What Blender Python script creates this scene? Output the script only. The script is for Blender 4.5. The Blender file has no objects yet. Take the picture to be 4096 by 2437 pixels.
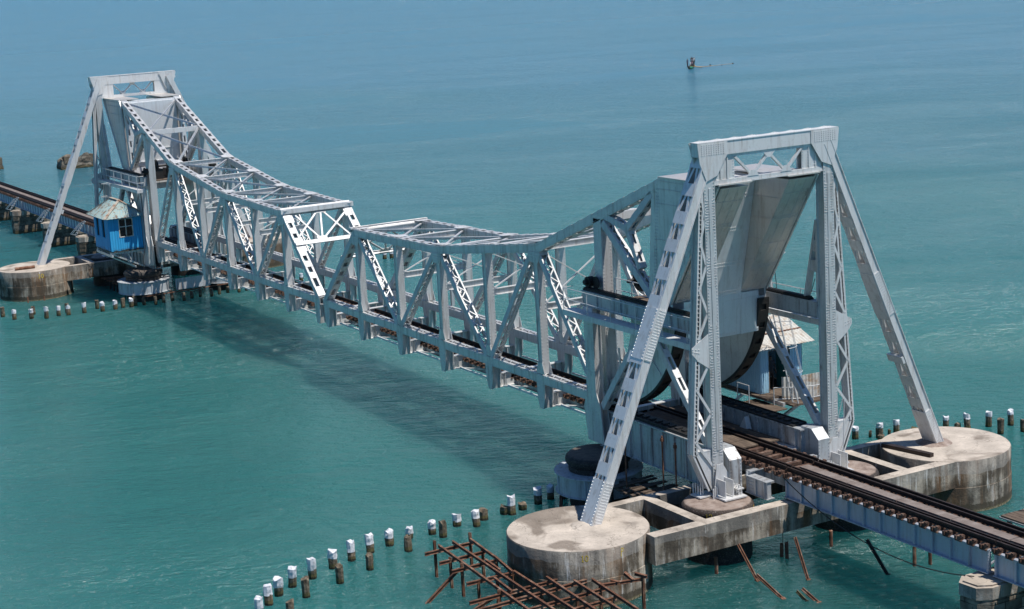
import bpy, bmesh, math, random
from mathutils import Vector, Matrix
random.seed(7)
SC = bpy.context.scene
COL = SC.collection
V = Vector
PI = math.pi

# ------------------------------------------------------------------ camera, light, exposure
cam_d = bpy.data.cameras.new("camera")
cam = bpy.data.objects.new("camera", cam_d)
COL.objects.link(cam)
cam_d.sensor_width = 36.0
cam_d.lens = 6966.8452 / 4096 * 36.0
cam_d.clip_start = 0.5
cam_d.clip_end = 9000
CAM = V((101.5584, -45.1494, 25.4638))
yaw, pit, rol = 1.0626, -0.1963, -0.0556
fw = V((-math.sin(yaw) * math.cos(pit), math.cos(yaw) * math.cos(pit), math.sin(pit)))
rt = fw.cross(V((0, 0, 1))).normalized()
up = rt.cross(fw)
rt2 = rt * math.cos(rol) + up * math.sin(rol)
up2 = up * math.cos(rol) - rt * math.sin(rol)
cam.matrix_world = Matrix(((rt2.x, up2.x, -fw.x, CAM.x), (rt2.y, up2.y, -fw.y, CAM.y),
                           (rt2.z, up2.z, -fw.z, CAM.z), (0, 0, 0, 1)))
SC.camera = cam

SUN = V((0.39, 0.24, 1.0)).normalized()
w = bpy.data.worlds.new("World")
SC.world = w
w.use_nodes = True
nt = w.node_tree
bg = nt.nodes["Background"]
sky = nt.nodes.new("ShaderNodeTexSky")
sky.sky_type = 'NISHITA'
sky.sun_disc = False
sky.sun_elevation = math.asin(SUN.z)
sky.sun_rotation = math.atan2(SUN.x, SUN.y)
sky.air_density = 1.0
sky.dust_density = 0.0
sky.ozone_density = 4.0
tint = nt.nodes.new("ShaderNodeMix"); tint.data_type = 'RGBA'; tint.blend_type = 'MULTIPLY'
tint.inputs[0].default_value = 1.0
tint.inputs[7].default_value = (.64, .90, 1.15, 1)      # clear tropical sky
nt.links.new(sky.outputs[0], tint.inputs[6])
nt.links.new(tint.outputs[2], bg.inputs[0])
bg.inputs[1].default_value = 0.078
sl = bpy.data.lights.new("sun", 'SUN')
sl.energy = 5.0
sl.angle = math.radians(0.5)
sl.color = (1.0, 0.955, 0.89)
so = bpy.data.objects.new("sun", sl)
so.rotation_euler = (-SUN).to_track_quat('-Z', 'Y').to_euler()
so.location = (0, 0, 80)
COL.objects.link(so)
SC.view_settings.view_transform = 'Standard'
SC.view_settings.look = 'None'
SC.view_settings.exposure = 0.14
SC.view_settings.gamma = 1.0

# ------------------------------------------------------------------ materials
class NT:
    def __init__(s, name):
        s.m = bpy.data.materials.new(name)
        s.m.use_nodes = True
        s.t = s.m.node_tree
        s.b = s.t.nodes["Principled BSDF"]
        s.co = s.t.nodes.new("ShaderNodeTexCoord").outputs["Object"]
    def n(s, typ, **kw):
        nd = s.t.nodes.new(typ)
        for k, v in kw.items():
            if isinstance(k, str) and hasattr(nd, k):
                setattr(nd, k, v)
        return nd
    def l(s, a, b): s.t.links.new(a, b)
    def mapping(s, scale, src=None):
        mp = s.n("ShaderNodeMapping")
        mp.inputs["Scale"].default_value = scale
        s.l(src or s.co, mp.inputs["Vector"])
        return mp.outputs[0]
    def noise(s, scale, detail=4, rough=.55, vec=None, dist=0.0):
        nd = s.n("ShaderNodeTexNoise")
        nd.inputs["Scale"].default_value = scale
        nd.inputs["Detail"].default_value = detail
        nd.inputs["Roughness"].default_value = rough
        nd.inputs["Distortion"].default_value = dist
        s.l(vec or s.co, nd.inputs["Vector"])
        return nd.outputs["Fac"]
    def ramp(s, fac, stops):
        r = s.n("ShaderNodeValToRGB")
        e = r.color_ramp.elements
        while len(e) < len(stops): e.new(0.5)
        for el, (p, c) in zip(e, stops):
            el.position = p
            el.color = (*c, 1) if isinstance(c, (tuple, list)) else (c, c, c, 1)
        s.l(fac, r.inputs[0])
        return r.outputs[0]
    def mix(s, fac, a, b, mode='MIX'):
        m = s.n("ShaderNodeMix", data_type='RGBA', blend_type=mode)
        for sock, v in ((m.inputs[0], fac), (m.inputs[6], a), (m.inputs[7], b)):
            if hasattr(v, 'is_output'): s.l(v, sock)
            elif isinstance(v, (int, float)): sock.default_value = v
            else: sock.default_value = (*v, 1)
        return m.outputs[2]
    def math(s, op, a, b=0.0, clamp=False):
        m = s.n("ShaderNodeMath", operation=op)
        m.use_clamp = clamp
        for i, v in enumerate((a, b)):
            if hasattr(v, 'is_output'): s.l(v, m.inputs[i])
            else: m.inputs[i].default_value = v
        return m.outputs[0]
    def sep(s, vec=None):
        x = s.n("ShaderNodeSeparateXYZ")
        s.l(vec or s.co, x.inputs[0])
        return x.outputs
    def bump(s, h, strength, dist=.05):
        b = s.n("ShaderNodeBump")
        b.inputs["Strength"].default_value = strength
        b.inputs["Distance"].default_value = dist
        s.l(h, b.inputs["Height"])
        s.l(b.outputs[0], s.b.inputs["Normal"])
    def world(s):
        return s.n("ShaderNodeNewGeometry").outputs["Position"]
    def set(s, col=None, rough=None, metal=None, spec=None):
        for nm, v in (("Base Color", col), ("Roughness", rough), ("Metallic", metal), ("Specular IOR Level", spec)):
            if v is None: continue
            if hasattr(v, 'is_output'): s.l(v, s.b.inputs[nm])
            elif isinstance(v, (tuple, list)): s.b.inputs[nm].default_value = (*v, 1)
            else: s.b.inputs[nm].default_value = v
        return s.m

def paint(name, base, dirty, metal=.35, rough=.42, grime=.5):
    k = NT(name)
    n1 = k.noise(0.7, 5, .6)
    n2 = k.noise(9, 4, .65)
    st = k.noise(1.0, 4, .6, k.mapping((5, 5, .45)))
    c = k.mix(k.math('MULTIPLY', k.ramp(n1, [(.42, 0.0), (.7, 1.0)]), .45), base, tuple(b * .82 for b in base))
    c = k.mix(k.math('MULTIPLY', k.ramp(st, [(.5, 0.0), (.72, 1.0)]), grime), c, dirty)
    c = k.mix(k.math('MULTIPLY', k.ramp(n2, [(.56, 0.0), (.7, 1.0)]), grime * .5), c, dirty)
    st2 = k.noise(1.0, 5, .65, k.mapping((3.2, 3.2, .7)), .3)
    c = k.mix(k.math('MULTIPLY', k.ramp(st2, [(.60, 0.0), (.70, 1.0)]), grime * .8), c, (.20, .125, .08))
    k.bump(n2, .12, .02)
    return k.set(c, k.ramp(n1, [(.3, rough - .07), (.7, rough + .12)]), metal)

def stain_metal(name, a, b, c3, rough=.85, metal=0.0, scale=5, stretch=(1, 1, 1)):
    k = NT(name)
    vec = k.mapping(stretch)
    n1 = k.noise(scale, 6, .65, vec)
    n2 = k.noise(scale * 5, 4, .6)
    c = k.ramp(n1, [(.3, a), (.52, b), (.72, c3)])
    c = k.mix(k.math('MULTIPLY', n2, .5), c, a)
    k.bump(n2, .5, .02)
    return k.set(c, rough, metal)

M = {}
M['silver'] = paint('silver_paint', (.66, .66, .65), (.22, .18, .14), .55, .46, .5)
M['silver_light'] = paint('silver_paint_fresh', (.70, .70, .69), (.32, .27, .22), .38, .50, .45)
M['silver_worn'] = paint('silver_paint_worn', (.50, .52, .53), (.14, .115, .10), .5, .50, .85)
M['plate'] = paint('silver_plate', (.77, .77, .77), (.48, .44, .40), .45, .40, .4)
M['lattice'] = paint('silver_lattice', (.60, .60, .595), (.30, .25, .20), .15, .55, .5)
M['wing'] = paint('silver_wing_plate', (.64, .60, .55), (.42, .35, .28), .55, .40, .5)
M['girder'] = paint('approach_girder_paint', (.46, .50, .57), (.28, .26, .25), .40, .48, .5)
M['black'] = stain_metal('black_grease', (.006, .006, .006), (.013, .012, .011), (.03, .026, .022), .6, 0, 4)
M['rail'] = stain_metal('rail_steel', (.018, .012, .010), (.035, .022, .017), (.07, .045, .035), .6, .3, 3)
M['rust'] = stain_metal('rust', (.07, .03, .018), (.20, .085, .045), (.42, .30, .22), .9, 0, 3)
M['sleeper'] = stain_metal('rusty_sleeper', (.035, .02, .014), (.11, .055, .035), (.30, .22, .17), .9, 0, 3.5)
M['wood'] = stain_metal('old_plank', (.05, .035, .025), (.12, .085, .06), (.25, .19, .14), .9, 0, 3, (.5, 4, 4))
M['board'] = stain_metal('walk_board', (.13, .10, .085), (.20, .165, .145), (.30, .26, .235), .85, 0, 2)
M['tar'] = stain_metal('tarred_pier', (.010, .009, .008), (.025, .021, .018), (.10, .085, .075), .75, 0, 3.5)
def tarmat():
    k = NT('tarred_pier')
    P = k.world()
    nz = k.sep(k.n("ShaderNodeNewGeometry").outputs["Normal"])[2]
    n = k.noise(3.5, 6, .65, P); f = k.noise(22, 3, .6, P)
    c = k.ramp(n, [(.3, (.010, .009, .008)), (.55, (.024, .020, .017)), (.75, (.07, .058, .05))])
    c = k.mix(k.math('MULTIPLY', k.ramp(nz, [(.75, 0.0), (.97, 1.0)]), k.ramp(n, [(.3, .35), (.6, .95)])), c, (.13, .105, .085))
    c = k.mix(k.math('MULTIPLY', k.ramp(f, [(.58, 0.0), (.66, 1.0)]), .5), c, (.22, .21, .19))
    k.bump(f, .5, .03)
    return k.set(c, .75)
M['tar'] = tarmat()
def rustpier():
    k = NT('rusty_pier_top')
    P = k.world()
    nz = k.sep(k.n("ShaderNodeNewGeometry").outputs["Normal"])[2]
    n = k.noise(2.0, 6, .65, P); f = k.noise(22, 3, .6, P)
    c = k.ramp(n, [(.3, (.018, .014, .012)), (.55, (.045, .030, .022)), (.75, (.12, .075, .05))])
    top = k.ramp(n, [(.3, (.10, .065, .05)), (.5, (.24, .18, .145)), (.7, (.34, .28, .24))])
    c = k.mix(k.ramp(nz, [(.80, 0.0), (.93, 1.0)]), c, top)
    c = k.mix(k.math('MULTIPLY', k.ramp(f, [(.56, 0.0), (.66, 1.0)]), .5), c, (.24, .22, .20))
    k.bump(f, .5, .03)
    return k.set(c, .85)
M['rustpier'] = rustpier()
M['collar'] = paint('collar_paint', (.47, .50, .52), (.16, .10, .07), .1, .55, .75)
M['yellow'] = NT('yellow_paint').set((.55, .38, .05), .7)
M['glass'] = NT('dark_glass').set((.006, .007, .009), .15)
M['dark'] = NT('dark_interior').set((.010, .010, .012), .9)
M['cable'] = NT('black_cable').set((.012, .012, .014), .6)
M['pipe'] = paint('galvanised_pipe', (.58, .59, .59), (.3, .28, .26), .3, .45, .3)

def make_bolt():
    k = NT('bolts'); return k.set((.5, .5, .5), .5, .3)
M['bolt'] = make_bolt()

def concrete(name, top_light, side_a, side_b, water=0.55):
    k = NT(name)
    P = k.world()
    x, y, z = k.sep(P)
    g = k.n("ShaderNodeNewGeometry").outputs["True Normal"]
    nz = k.sep(g)[2]
    big = k.noise(.8, 6, .62, P)
    fine = k.noise(9, 5, .65, P)
    streak = k.noise(1.0, 5, .62, k.mapping((2.2, 2.2, .30), P))
    streak2 = k.noise(1.0, 4, .6, k.mapping((1.3, 1.3, .14), P))
    patch = k.noise(.42, 3, .5, P, 1.0)
    side = k.ramp(k.math('ADD', k.math('MULTIPLY', streak, .55), k.math('MULTIPLY', big, .45)), [(.38, tuple(c * .4 for c in side_b)), (.46, side_b), (.53, side_a), (.62, tuple(min(.62, c * 1.7) for c in side_a))])
    side = k.mix(k.math('MULTIPLY', k.ramp(streak2, [(.51, 0.0), (.62, 1.0)]), .75), side, (.17, .09, .042))
    side = k.mix(k.ramp(big, [(.38, .55), (.52, 0.0)]), side, (.075, .062, .05))
    # pale newly patched rim along the top edge, uneven lower border
    rim = k.math('GREATER_THAN', k.math('ADD', z, k.math('MULTIPLY', patch, .75)), 2.25)
    side = k.mix(k.math('MULTIPLY', rim, .35), side, (.30, .29, .27))
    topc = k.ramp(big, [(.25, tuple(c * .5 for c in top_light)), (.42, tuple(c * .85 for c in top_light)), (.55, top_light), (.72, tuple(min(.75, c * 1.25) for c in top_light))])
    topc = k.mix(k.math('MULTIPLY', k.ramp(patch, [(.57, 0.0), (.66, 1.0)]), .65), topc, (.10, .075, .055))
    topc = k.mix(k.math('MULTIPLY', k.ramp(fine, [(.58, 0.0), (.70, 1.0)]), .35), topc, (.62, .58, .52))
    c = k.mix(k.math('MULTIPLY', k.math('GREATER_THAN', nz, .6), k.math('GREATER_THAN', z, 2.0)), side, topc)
    c = k.mix(k.math('MULTIPLY', k.ramp(fine, [(.5, 0.0), (.75, 1.0)]), .30), c, tuple(x_ * .35 for x_ in side_b))
    vo = k.n("ShaderNodeTexVoronoi", feature='DISTANCE_TO_EDGE')
    vo.inputs["Scale"].default_value = .55
    wv = k.n("ShaderNodeVectorMath", operation='ADD')
    nv = k.n("ShaderNodeTexNoise"); nv.inputs["Scale"].default_value = 2.2; nv.inputs["Detail"].default_value = 4
    k.l(P, nv.inputs["Vector"]); k.l(P, wv.inputs[0]); k.l(nv.outputs["Color"], wv.inputs[1]); k.l(wv.outputs[0], vo.inputs["Vector"])
    crack = k.math('LESS_THAN', vo.outputs["Distance"], .008)
    c = k.mix(k.math('MULTIPLY', crack, .38), c, (.05, .042, .034))
    lime = k.ramp(k.noise(1.0, 5, .7, k.mapping((5.5, 5.5, .5), P)), [(.56, 0.0), (.68, 1.0)])
    c = k.mix(k.math('MULTIPLY', k.math('MULTIPLY', lime, k.math('LESS_THAN', nz, .5)), k.ramp(big, [(.40, 0.0), (.54, .9)])), c, (.55, .53, .49))
    wl = k.math('ADD', z, k.math('MULTIPLY', fine, .35))
    band = k.math('LESS_THAN', wl, water)
    c = k.mix(k.math('MULTIPLY', band, .85), c, (.062, .052, .036))
    band2 = k.math('LESS_THAN', wl, .28)
    c = k.mix(k.math('MULTIPLY', band2, .75), c, k.mix(k.ramp(fine, [(.45, 0.0), (.6, 1.0)]), (.12, .10, .05), (.34, .30, .20)))
    k.bump(k.math('ADD', fine, k.math('MULTIPLY', big, 1.5)), .5, .04)
    return k.set(c, .92, 0, .2)
M['concrete'] = concrete('stained_concrete', (.47, .41, .345), (.25, .218, .175), (.10, .083, .062))
M['masonry_cap'] = concrete('pier_cap', (.40, .345, .28), (.30, .27, .23), (.14, .12, .095))

def masonry():
    k = NT('masonry_blocks')
    P = k.world()
    x, y, z = k.sep(P)
    br = k.n("ShaderNodeTexBrick")
    cmb = k.n("ShaderNodeCombineXYZ")
    k.l(k.math('ADD', x, y), cmb.inputs[0]); k.l(z, cmb.inputs[1])
    k.l(cmb.outputs[0], br.inputs["Vector"])
    br.inputs["Color1"].default_value = (.27, .235, .185, 1)
    br.inputs["Color2"].default_value = (.15, .125, .095, 1)
    br.inputs["Mortar"].default_value = (.035, .03, .025, 1)
    br.inputs["Scale"].default_value = 1
    br.inputs["Mortar Size"].default_value = .018
    br.inputs["Brick Width"].default_value = .8
    br.inputs["Row Height"].default_value = .42
    n = k.noise(3, 6, .65, P)
    c = k.mix(k.ramp(n, [(.35, 0.0), (.65, .8)]), br.outputs[0], (.05, .042, .034))
    c = k.mix(k.math('MULTIPLY', k.ramp(k.noise(1.1, 4, .6, P), [(.52, 0.0), (.62, 1.0)]), .5), c, (.33, .29, .23))
    c = k.mix(k.math('LESS_THAN', k.math('ADD', z, n), .85), c, (.10, .08, .045))
    k.bump(k.math('ADD', n, k.math('MULTIPLY', br.outputs[1], -1)), .7, .05)
    return k.set(c, .95, 0, .2)
M['masonry'] = masonry()

def pilemat():
    k = NT('weathered_pile')
    P = k.world()
    x, y, z = k.sep(P)
    n = k.noise(7, 5, .65, P)
    c = k.ramp(n, [(.3, (.045, .035, .024)), (.5, (.125, .10, .072)), (.72, (.27, .225, .165))])
    wl = k.math('ADD', z, k.math('MULTIPLY', n, .3))
    c = k.mix(k.math('LESS_THAN', wl, .38), c, (.10, .085, .04))
    c = k.mix(k.math('LESS_THAN', wl, .24), c, (.03, .028, .02))
    k.bump(n, .8, .05)
    return k.set(c, .95, 0, .2)
M['pile'] = pilemat()
def whitecap():
    k = NT('white_lime_paint')
    n = k.noise(8, 5, .65)
    c = k.ramp(n, [(.30, (.24, .22, .20)), (.44, (.56, .57, .60)), (.7, (.70, .71, .74))])
    k.bump(n, .7, .05)
    return k.set(c, .85)
M['white'] = whitecap()

def bluewall(name, a, b, rot):
    k = NT(name)
    P = k.co
    x, y, z = k.sep(P)
    u = k.noise(1, 4, .6, k.mapping((9, 9, .5)))
    n = k.noise(4, 5, .65)
    c = k.mix(k.ramp(u, [(.35, 0.0), (.65, 1.0)]), a, b)
    low = k.ramp(k.math('ADD', k.math('MULTIPLY', z, -1.1), n), [(.28, 0.0), (.62, 1.0)])
    c = k.mix(k.math('MULTIPLY', low, rot), c, (.05, .045, .03))
    c = k.mix(k.math('MULTIPLY', k.ramp(n, [(.6, 0.0), (.72, 1.0)]), .35), c, (.20, .24, .26))
    k.bump(n, .2, .02)
    return k.set(c, .6)
M['blue'] = bluewall('blue_boards', (.02, .29, .58), (.04, .37, .68), 1.0)
M['hutblue'] = bluewall('pale_blue_sheet', (.32, .55, .70), (.40, .62, .75), .35)
def roofmat(name, a, b, rust, amt):
    k = NT(name)
    n = k.noise(2.2, 6, .68)
    n2 = k.noise(10, 4, .6)
    c = k.mix(k.ramp(n2, [(.38, 0.0), (.6, 1.0)]), a, b)
    c = k.mix(k.math('MULTIPLY', k.ramp(n, [(.50, 0.0), (.62, 1.0)]), amt), c, rust)
    k.bump(n2, .3, .02)
    return k.set(c, .75)
M['roof'] = roofmat('peeling_blue_roof', (.19, .36, .40), (.36, .38, .32), (.15, .085, .05), .95)
M['roofcap'] = roofmat('roof_capping', (.46, .42, .35), (.36, .31, .25), (.22, .10, .05), .85)
M['hutroof'] = roofmat('cream_sheet_roof', (.44, .43, .39), (.50, .49, .45), (.28, .18, .10), .6)
M['fence'] = roofmat('rusty_white_sheet', (.56, .56, .53), (.48, .47, .43), (.30, .17, .07), .75)
M['green'] = NT('green_door_paint').set((.01, .13, .13), .5)
M['darkskin'] = NT('dark_skin').set((.10, .055, .035), .6)  # one even dark brown skin tone for all people
M['hair'] = NT('black_hair').set((.01, .009, .008), .7)
for nm, c in dict(shirt_dark=(.02, .02, .025), shirt_white=(.72, .72, .72), shirt_grey=(.35, .36, .38), shirt_blue=(.04, .07, .16), shirt_pink=(.5, .3, .3), shirt_tan=(.42, .36, .28), cloth_dark=(.02, .018, .018), hull_dark=(.035, .025, .02), hull_green=(.02, .22, .13), hull_yellow=(.38, .27, .07), net=(.45, .30, .16), floatm=(.015, .015, .02)).items():
    M[nm] = NT(nm).set(c, .7)

def watermat():
    k = NT('sea_water')
    P = k.world()
    v1 = k.mapping((1, 1, 1), P)
    # wind-aligned ripples, long across the view
    rot = k.n("ShaderNodeMapping")
    rot.inputs["Rotation"].default_value = (0, 0, math.radians(-62))
    k.l(P, rot.inputs["Vector"])
    r = rot.outputs[0]
    n1 = k.noise(.9, 4, .6, k.mapping((.55, 1.35, 1), r), .6)
    n2 = k.noise(2.6, 4, .65, k.mapping((.6, 1.3, 1), r), .5)
    n3 = k.noise(.22, 3, .5, k.mapping((.6, 1.2, 1), r), .4)
    patch = k.noise(.022, 4, .55, k.mapping((.5, 1.6, 1), r), .8)
    dist_noise = k.noise(.012, 3, .5, P, .5)
    h = k.math('ADD', k.math('MULTIPLY', n1, .62), k.math('MULTIPLY', n2, .40))
    h = k.math('ADD', h, k.math('MULTIPLY', n3, 1.5))
    b = k.n("ShaderNodeBump")
    b.inputs["Distance"].default_value = 2.3
    k.l(k.ramp(patch, [(.35, .55), (.65, 1.0)]), b.inputs["Strength"])
    k.l(h, b.inputs["Height"])
    k.l(b.outputs[0], k.b.inputs["Normal"])
    # green round the bridge to blue farther out, sky reflection painted into the colour
    x_, y_, z_ = k.sep(P)
    dist = k.math('ADD', k.math('MULTIPLY', k.math('ADD', k.math('MULTIPLY', x_, -.6), k.math('MULTIPLY', y_, .8)), 1 / 330.0), k.math('MULTIPLY', k.math('SUBTRACT', dist_noise, .5), .5))
    c = k.ramp(dist, [(.0, (.026, .150, .146)), (.14, (.028, .152, .168)), (.38, (.042, .155, .205)), (.85, (.050, .165, .250))])
    # water colour blended darker in a soft blob round the near foundations
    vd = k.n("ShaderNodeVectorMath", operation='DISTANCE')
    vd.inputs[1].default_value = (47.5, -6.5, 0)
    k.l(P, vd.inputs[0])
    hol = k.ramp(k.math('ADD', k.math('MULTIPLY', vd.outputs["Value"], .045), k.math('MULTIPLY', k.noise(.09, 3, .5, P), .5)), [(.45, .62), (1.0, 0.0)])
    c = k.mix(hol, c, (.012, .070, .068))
    k.b.inputs["IOR"].default_value = 1.333
    k.b.subsurface_method = "BURLEY"
    k.b.inputs["Subsurface Weight"].default_value = 1.0
    k.b.inputs["Subsurface Radius"].default_value = (1.0, 2.2, 2.3)
    k.b.inputs["Subsurface Scale"].default_value = 3.6
    return k.set(c, .16, 0, .38)
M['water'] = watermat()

# ------------------------------------------------------------------ mesh builder
class MB:
    def __init__(s): s.v = []; s.f = []
    def add(s, vs, fs):
        o = len(s.v)
        s.v += [tuple(q) for q in vs]
        s.f += [tuple(i + o for i in f) for f in fs]
        return s
    def hexa(s, q):      # 8 points: bottom 4, top 4
        return s.add(q, [(0, 3, 2, 1), (4, 5, 6, 7), (0, 1, 5, 4), (1, 2, 6, 5), (2, 3, 7, 6), (3, 0, 4, 7)])
    def box(s, x0, x1, y0, y1, z0, z1):
        if x0 > x1: x0, x1 = x1, x0
        if y0 > y1: y0, y1 = y1, y0
        if z0 > z1: z0, z1 = z1, z0
        return s.hexa([(x0, y0, z0), (x1, y0, z0), (x1, y1, z0), (x0, y1, z0), (x0, y0, z1), (x1, y0, z1), (x1, y1, z1), (x0, y1, z1)])
    def fbox(s, F, a0, a1, b0, b1, c0, c1):
        return s.hexa([F(a0, b0, c0), F(a1, b0, c0), F(a1, b1, c0), F(a0, b1, c0), F(a0, b0, c1), F(a1, b0, c1), F(a1, b1, c1), F(a0, b1, c1)])
    def beam(s, p0, p1, wd, ht, side=(0, 1, 0)):
        F, L = frame(p0, p1, side)
        return s.fbox(F, 0, L, -wd / 2, wd / 2, -ht / 2, ht / 2)
    def prism(s, poly, y0, y1, ax='y'):   # poly in (x,z) extruded along y, or (y,z) along x, or (x,y) along z
        n = len(poly)
        def mk(p, t):
            return (p[0], t, p[1]) if ax == 'y' else ((t, p[0], p[1]) if ax == 'x' else (p[0], p[1], t))
        vs = [mk(p, y0) for p in poly] + [mk(p, y1) for p in poly]
        fs = [tuple(range(n)), tuple(range(2 * n - 1, n - 1, -1))]
        fs += [(i, i + n, (i + 1) % n + n, (i + 1) % n) for i in range(n)]
        return s.add(vs, fs)
    def tube(s, pts, r, n=6):
        pts = [V(p) for p in pts]
        rings = []
        for i, p in enumerate(pts):
            d = (pts[min(i + 1, len(pts) - 1)] - pts[max(i - 1, 0)]).normalized()
            a = d.cross(V((0, 0, 1)))
            if a.length < .05: a = d.cross(V((0, 1, 0)))
            a.normalize(); b = d.cross(a)
            rings.append([p + a * (r * math.cos(2 * PI * k / n)) + b * (r * math.sin(2 * PI * k / n)) for k in range(n)])
        vs = [q for R in rings for q in R]
        fs = [(i * n + k, i * n + (k + 1) % n, (i + 1) * n + (k + 1) % n, (i + 1) * n + k) for i in range(len(pts) - 1) for k in range(n)]
        fs += [tuple(range(n - 1, -1, -1)), tuple(range((len(pts) - 1) * n, len(pts) * n))]
        return s.add(vs, fs)
    def lathe(s, prof, cx, cy, n=64, a0=0, a1=2 * PI):
        full = abs(a1 - a0 - 2 * PI) < 1e-6
        m = n if full else n + 1
        vs = [(cx + r * math.cos(a0 + (a1 - a0) * k / n), cy + r * math.sin(a0 + (a1 - a0) * k / n), z) for r, z in prof for k in range(m)]
        fs = [(i * m + k, i * m + (k + 1) % m, (i + 1) * m + (k + 1) % m, (i + 1) * m + k) for i in range(len(prof) - 1) for k in range(m if full else n)]
        if full:
            if prof[-1][0] > .01: fs.append(tuple(range((len(prof) - 1) * m, len(prof) * m)))
        return s.add(vs, fs)
    def rivets(s, p0, p1, nrm, sp=.12, r=.026, inset=.0):
        r *= 1.3; sp *= 1.15
        p0, p1, nrm = V(p0), V(p1), V(nrm).normalized()
        L = (p1 - p0).length
        if L < sp: return s
        t = (p1 - p0) / L
        b = nrm.cross(t)
        n = max(1, int(L / sp))
        for i in range(n + 1):
            c = p0 + t * (L * i / n)
            q = [c + t * r, c + b * r, c - t * r, c - b * r]
            tp = [c + (x - c) * .5 + nrm * (r * .75) for x in q]
            s.add(q + tp, [(0, 1, 5, 4), (1, 2, 6, 5), (2, 3, 7, 6), (3, 0, 4, 7), (4, 5, 6, 7)])
        return s
    def build(s, name, mat, parent=None, smooth=False, label=None):
        off = V(parent.get('_o', (0, 0, 0))) if parent is not None else V((0, 0, 0))
        me = bpy.data.meshes.new(name)
        me.from_pydata([(x - off.x, y - off.y, z - off.z) for x, y, z in s.v], [], s.f)
        me.validate()
        bm = bmesh.new(); bm.from_mesh(me)
        bmesh.ops.recalc_face_normals(bm, faces=bm.faces)
        bm.to_mesh(me); bm.free()
        if smooth:
            for p in me.polygons: p.use_smooth = True
            try: me.set_sharp_from_angle(angle=math.radians(38))
            except Exception: pass
        me.materials.append(M[mat] if isinstance(mat, str) else mat)
        o = bpy.data.objects.new(name, me)
        COL.objects.link(o)
        if parent is not None:
            o.parent = parent
            o['_o'] = tuple(off)
        if label: o['label'] = label
        return o

def frame(p0, p1, side=(0, 1, 0)):
    p0, p1 = V(p0), V(p1)
    t = p1 - p0
    L = t.length
    t.normalize()
    sd = V(side)
    sd = (sd - t * sd.dot(t)).normalized()
    n = t.cross(sd)
    if n.z < -1e-6: n = -n
    return (lambda a, b, c: p0 + t * a + sd * b + n * c), L

def laced(mb, p0, p1, w, d, side=(0, 1, 0), kind='zig', pitch=.42, bar=.07, fl=.09, end=.35, faces=(1, -1), batten=.45, riv=0.0):
    """two channel webs with lacing or batten plates on both open faces"""
    F, L = frame(p0, p1, side)
    for q in (1, -1):
        mb.fbox(F, 0, L, q * (w / 2 - .035), q * w / 2, -d / 2, d / 2)
        for c in (1, -1):
            mb.fbox(F, 0, L, q * (w / 2 - .035), q * (w / 2 - .035 - fl), c * d / 2, c * (d / 2 - .03))
            if riv and c in faces: mb.rivets(F(.1, q * (w / 2 - .06), c * d / 2), F(L - .1, q * (w / 2 - .06), c * d / 2), F(0, 0, c) - F(0, 0, 0), riv)
    for c in faces:
        z0, z1 = c * (d / 2 + .002), c * (d / 2 + .022)
        mb.fbox(F, 0, end, -w / 2 + .01, w / 2 - .01, z0, z1)
        mb.fbox(F, L - end, L, -w / 2 + .01, w / 2 - .01, z0, z1)
        if kind == 'zig':
            n = max(2, int(round((L - 2 * end) / pitch)))
            for i in range(n):
                a0 = end + (L - 2 * end) * i / n
                a1 = end + (L - 2 * end) * (i + 1) / n
                q = 1 if i % 2 else -1
                b0, b1 = -q * (w / 2 - .06), q * (w / 2 - .06)
                zz = z0 if i % 2 else z1
                A, B = F(a0, b0, zz), F(a1, b1, zz)
                mb.beam(A, B, bar, .018, (F(0, 1, 0) - F(0, 0, 0)))
        elif kind == 'batten':
            n = max(1, int(round((L - 2 * end) / pitch)))
            for i in range(1, n):
                a = end + (L - 2 * end) * i / n
                mb.fbox(F, a - batten / 2, a + batten / 2, -w / 2 + .01, w / 2 - .01, z0, z1)
        elif kind == 'vbat':
            n = max(1, int(round((L - 2 * end) / pitch)))
            for i in range(n):
                a = end + (L - 2 * end) * i / n
                a1 = end + (L - 2 * end) * (i + 1) / n
                mb.fbox(F, a1 - batten, a1, -w / 2 + .01, w / 2 - .01, z0, z1)
                m0, m1 = a, a1 - batten
                zv0, zv1 = c * (d / 2 - .03), c * (d / 2 - .01)
                for q in (1, -1):
                    pA = [F(m0, q * .04, zv0), F(m0, q * .16, zv0), F(m1, q * (w / 2 - .07), zv0), F(m1, q * (w / 2 - .22), zv0)]
                    pB = [F(m0, q * .04, zv1), F(m0, q * .16, zv1), F(m1, q * (w / 2 - .07), zv1), F(m1, q * (w / 2 - .22), zv1)]
                    mb.hexa(pA + pB)
    return F, L

def tag(o, label, cat, group=None, kind=None):
    if label: o['label'] = label
    if cat: o['category'] = cat
    if group: o['group'] = group
    if kind: o['kind'] = kind
    return o

def thing(name, label, cat, loc=(0, 0, 0), group=None):
    o = bpy.data.objects.new(name, None)
    o.empty_display_size = .3
    COL.objects.link(o)
    o.location = loc
    o['_o'] = tuple(loc)
    return tag(o, label, cat, group)

def copy_tree(o, parent=None):
    c = o.copy()
    COL.objects.link(c)
    if parent is not None: c.parent = parent
    for ch in list(KIDS.get(o.name, [])): copy_tree(ch, c)
    return c
KIDS = {}
def index_kids():
    KIDS.clear()
    for o in bpy.data.objects:
        if o.parent is not None: KIDS.setdefault(o.parent.name, []).append(o)

# ------------------------------------------------------------------ water
mb = MB()
S = 4500
mb.add([(-S, -S, 0), (S, -S, 0), (S, S, 0), (-S, S, 0)], [(0, 1, 2, 3)])
o = mb.build('sea', 'water'); o['kind'] = 'structure'

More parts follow.
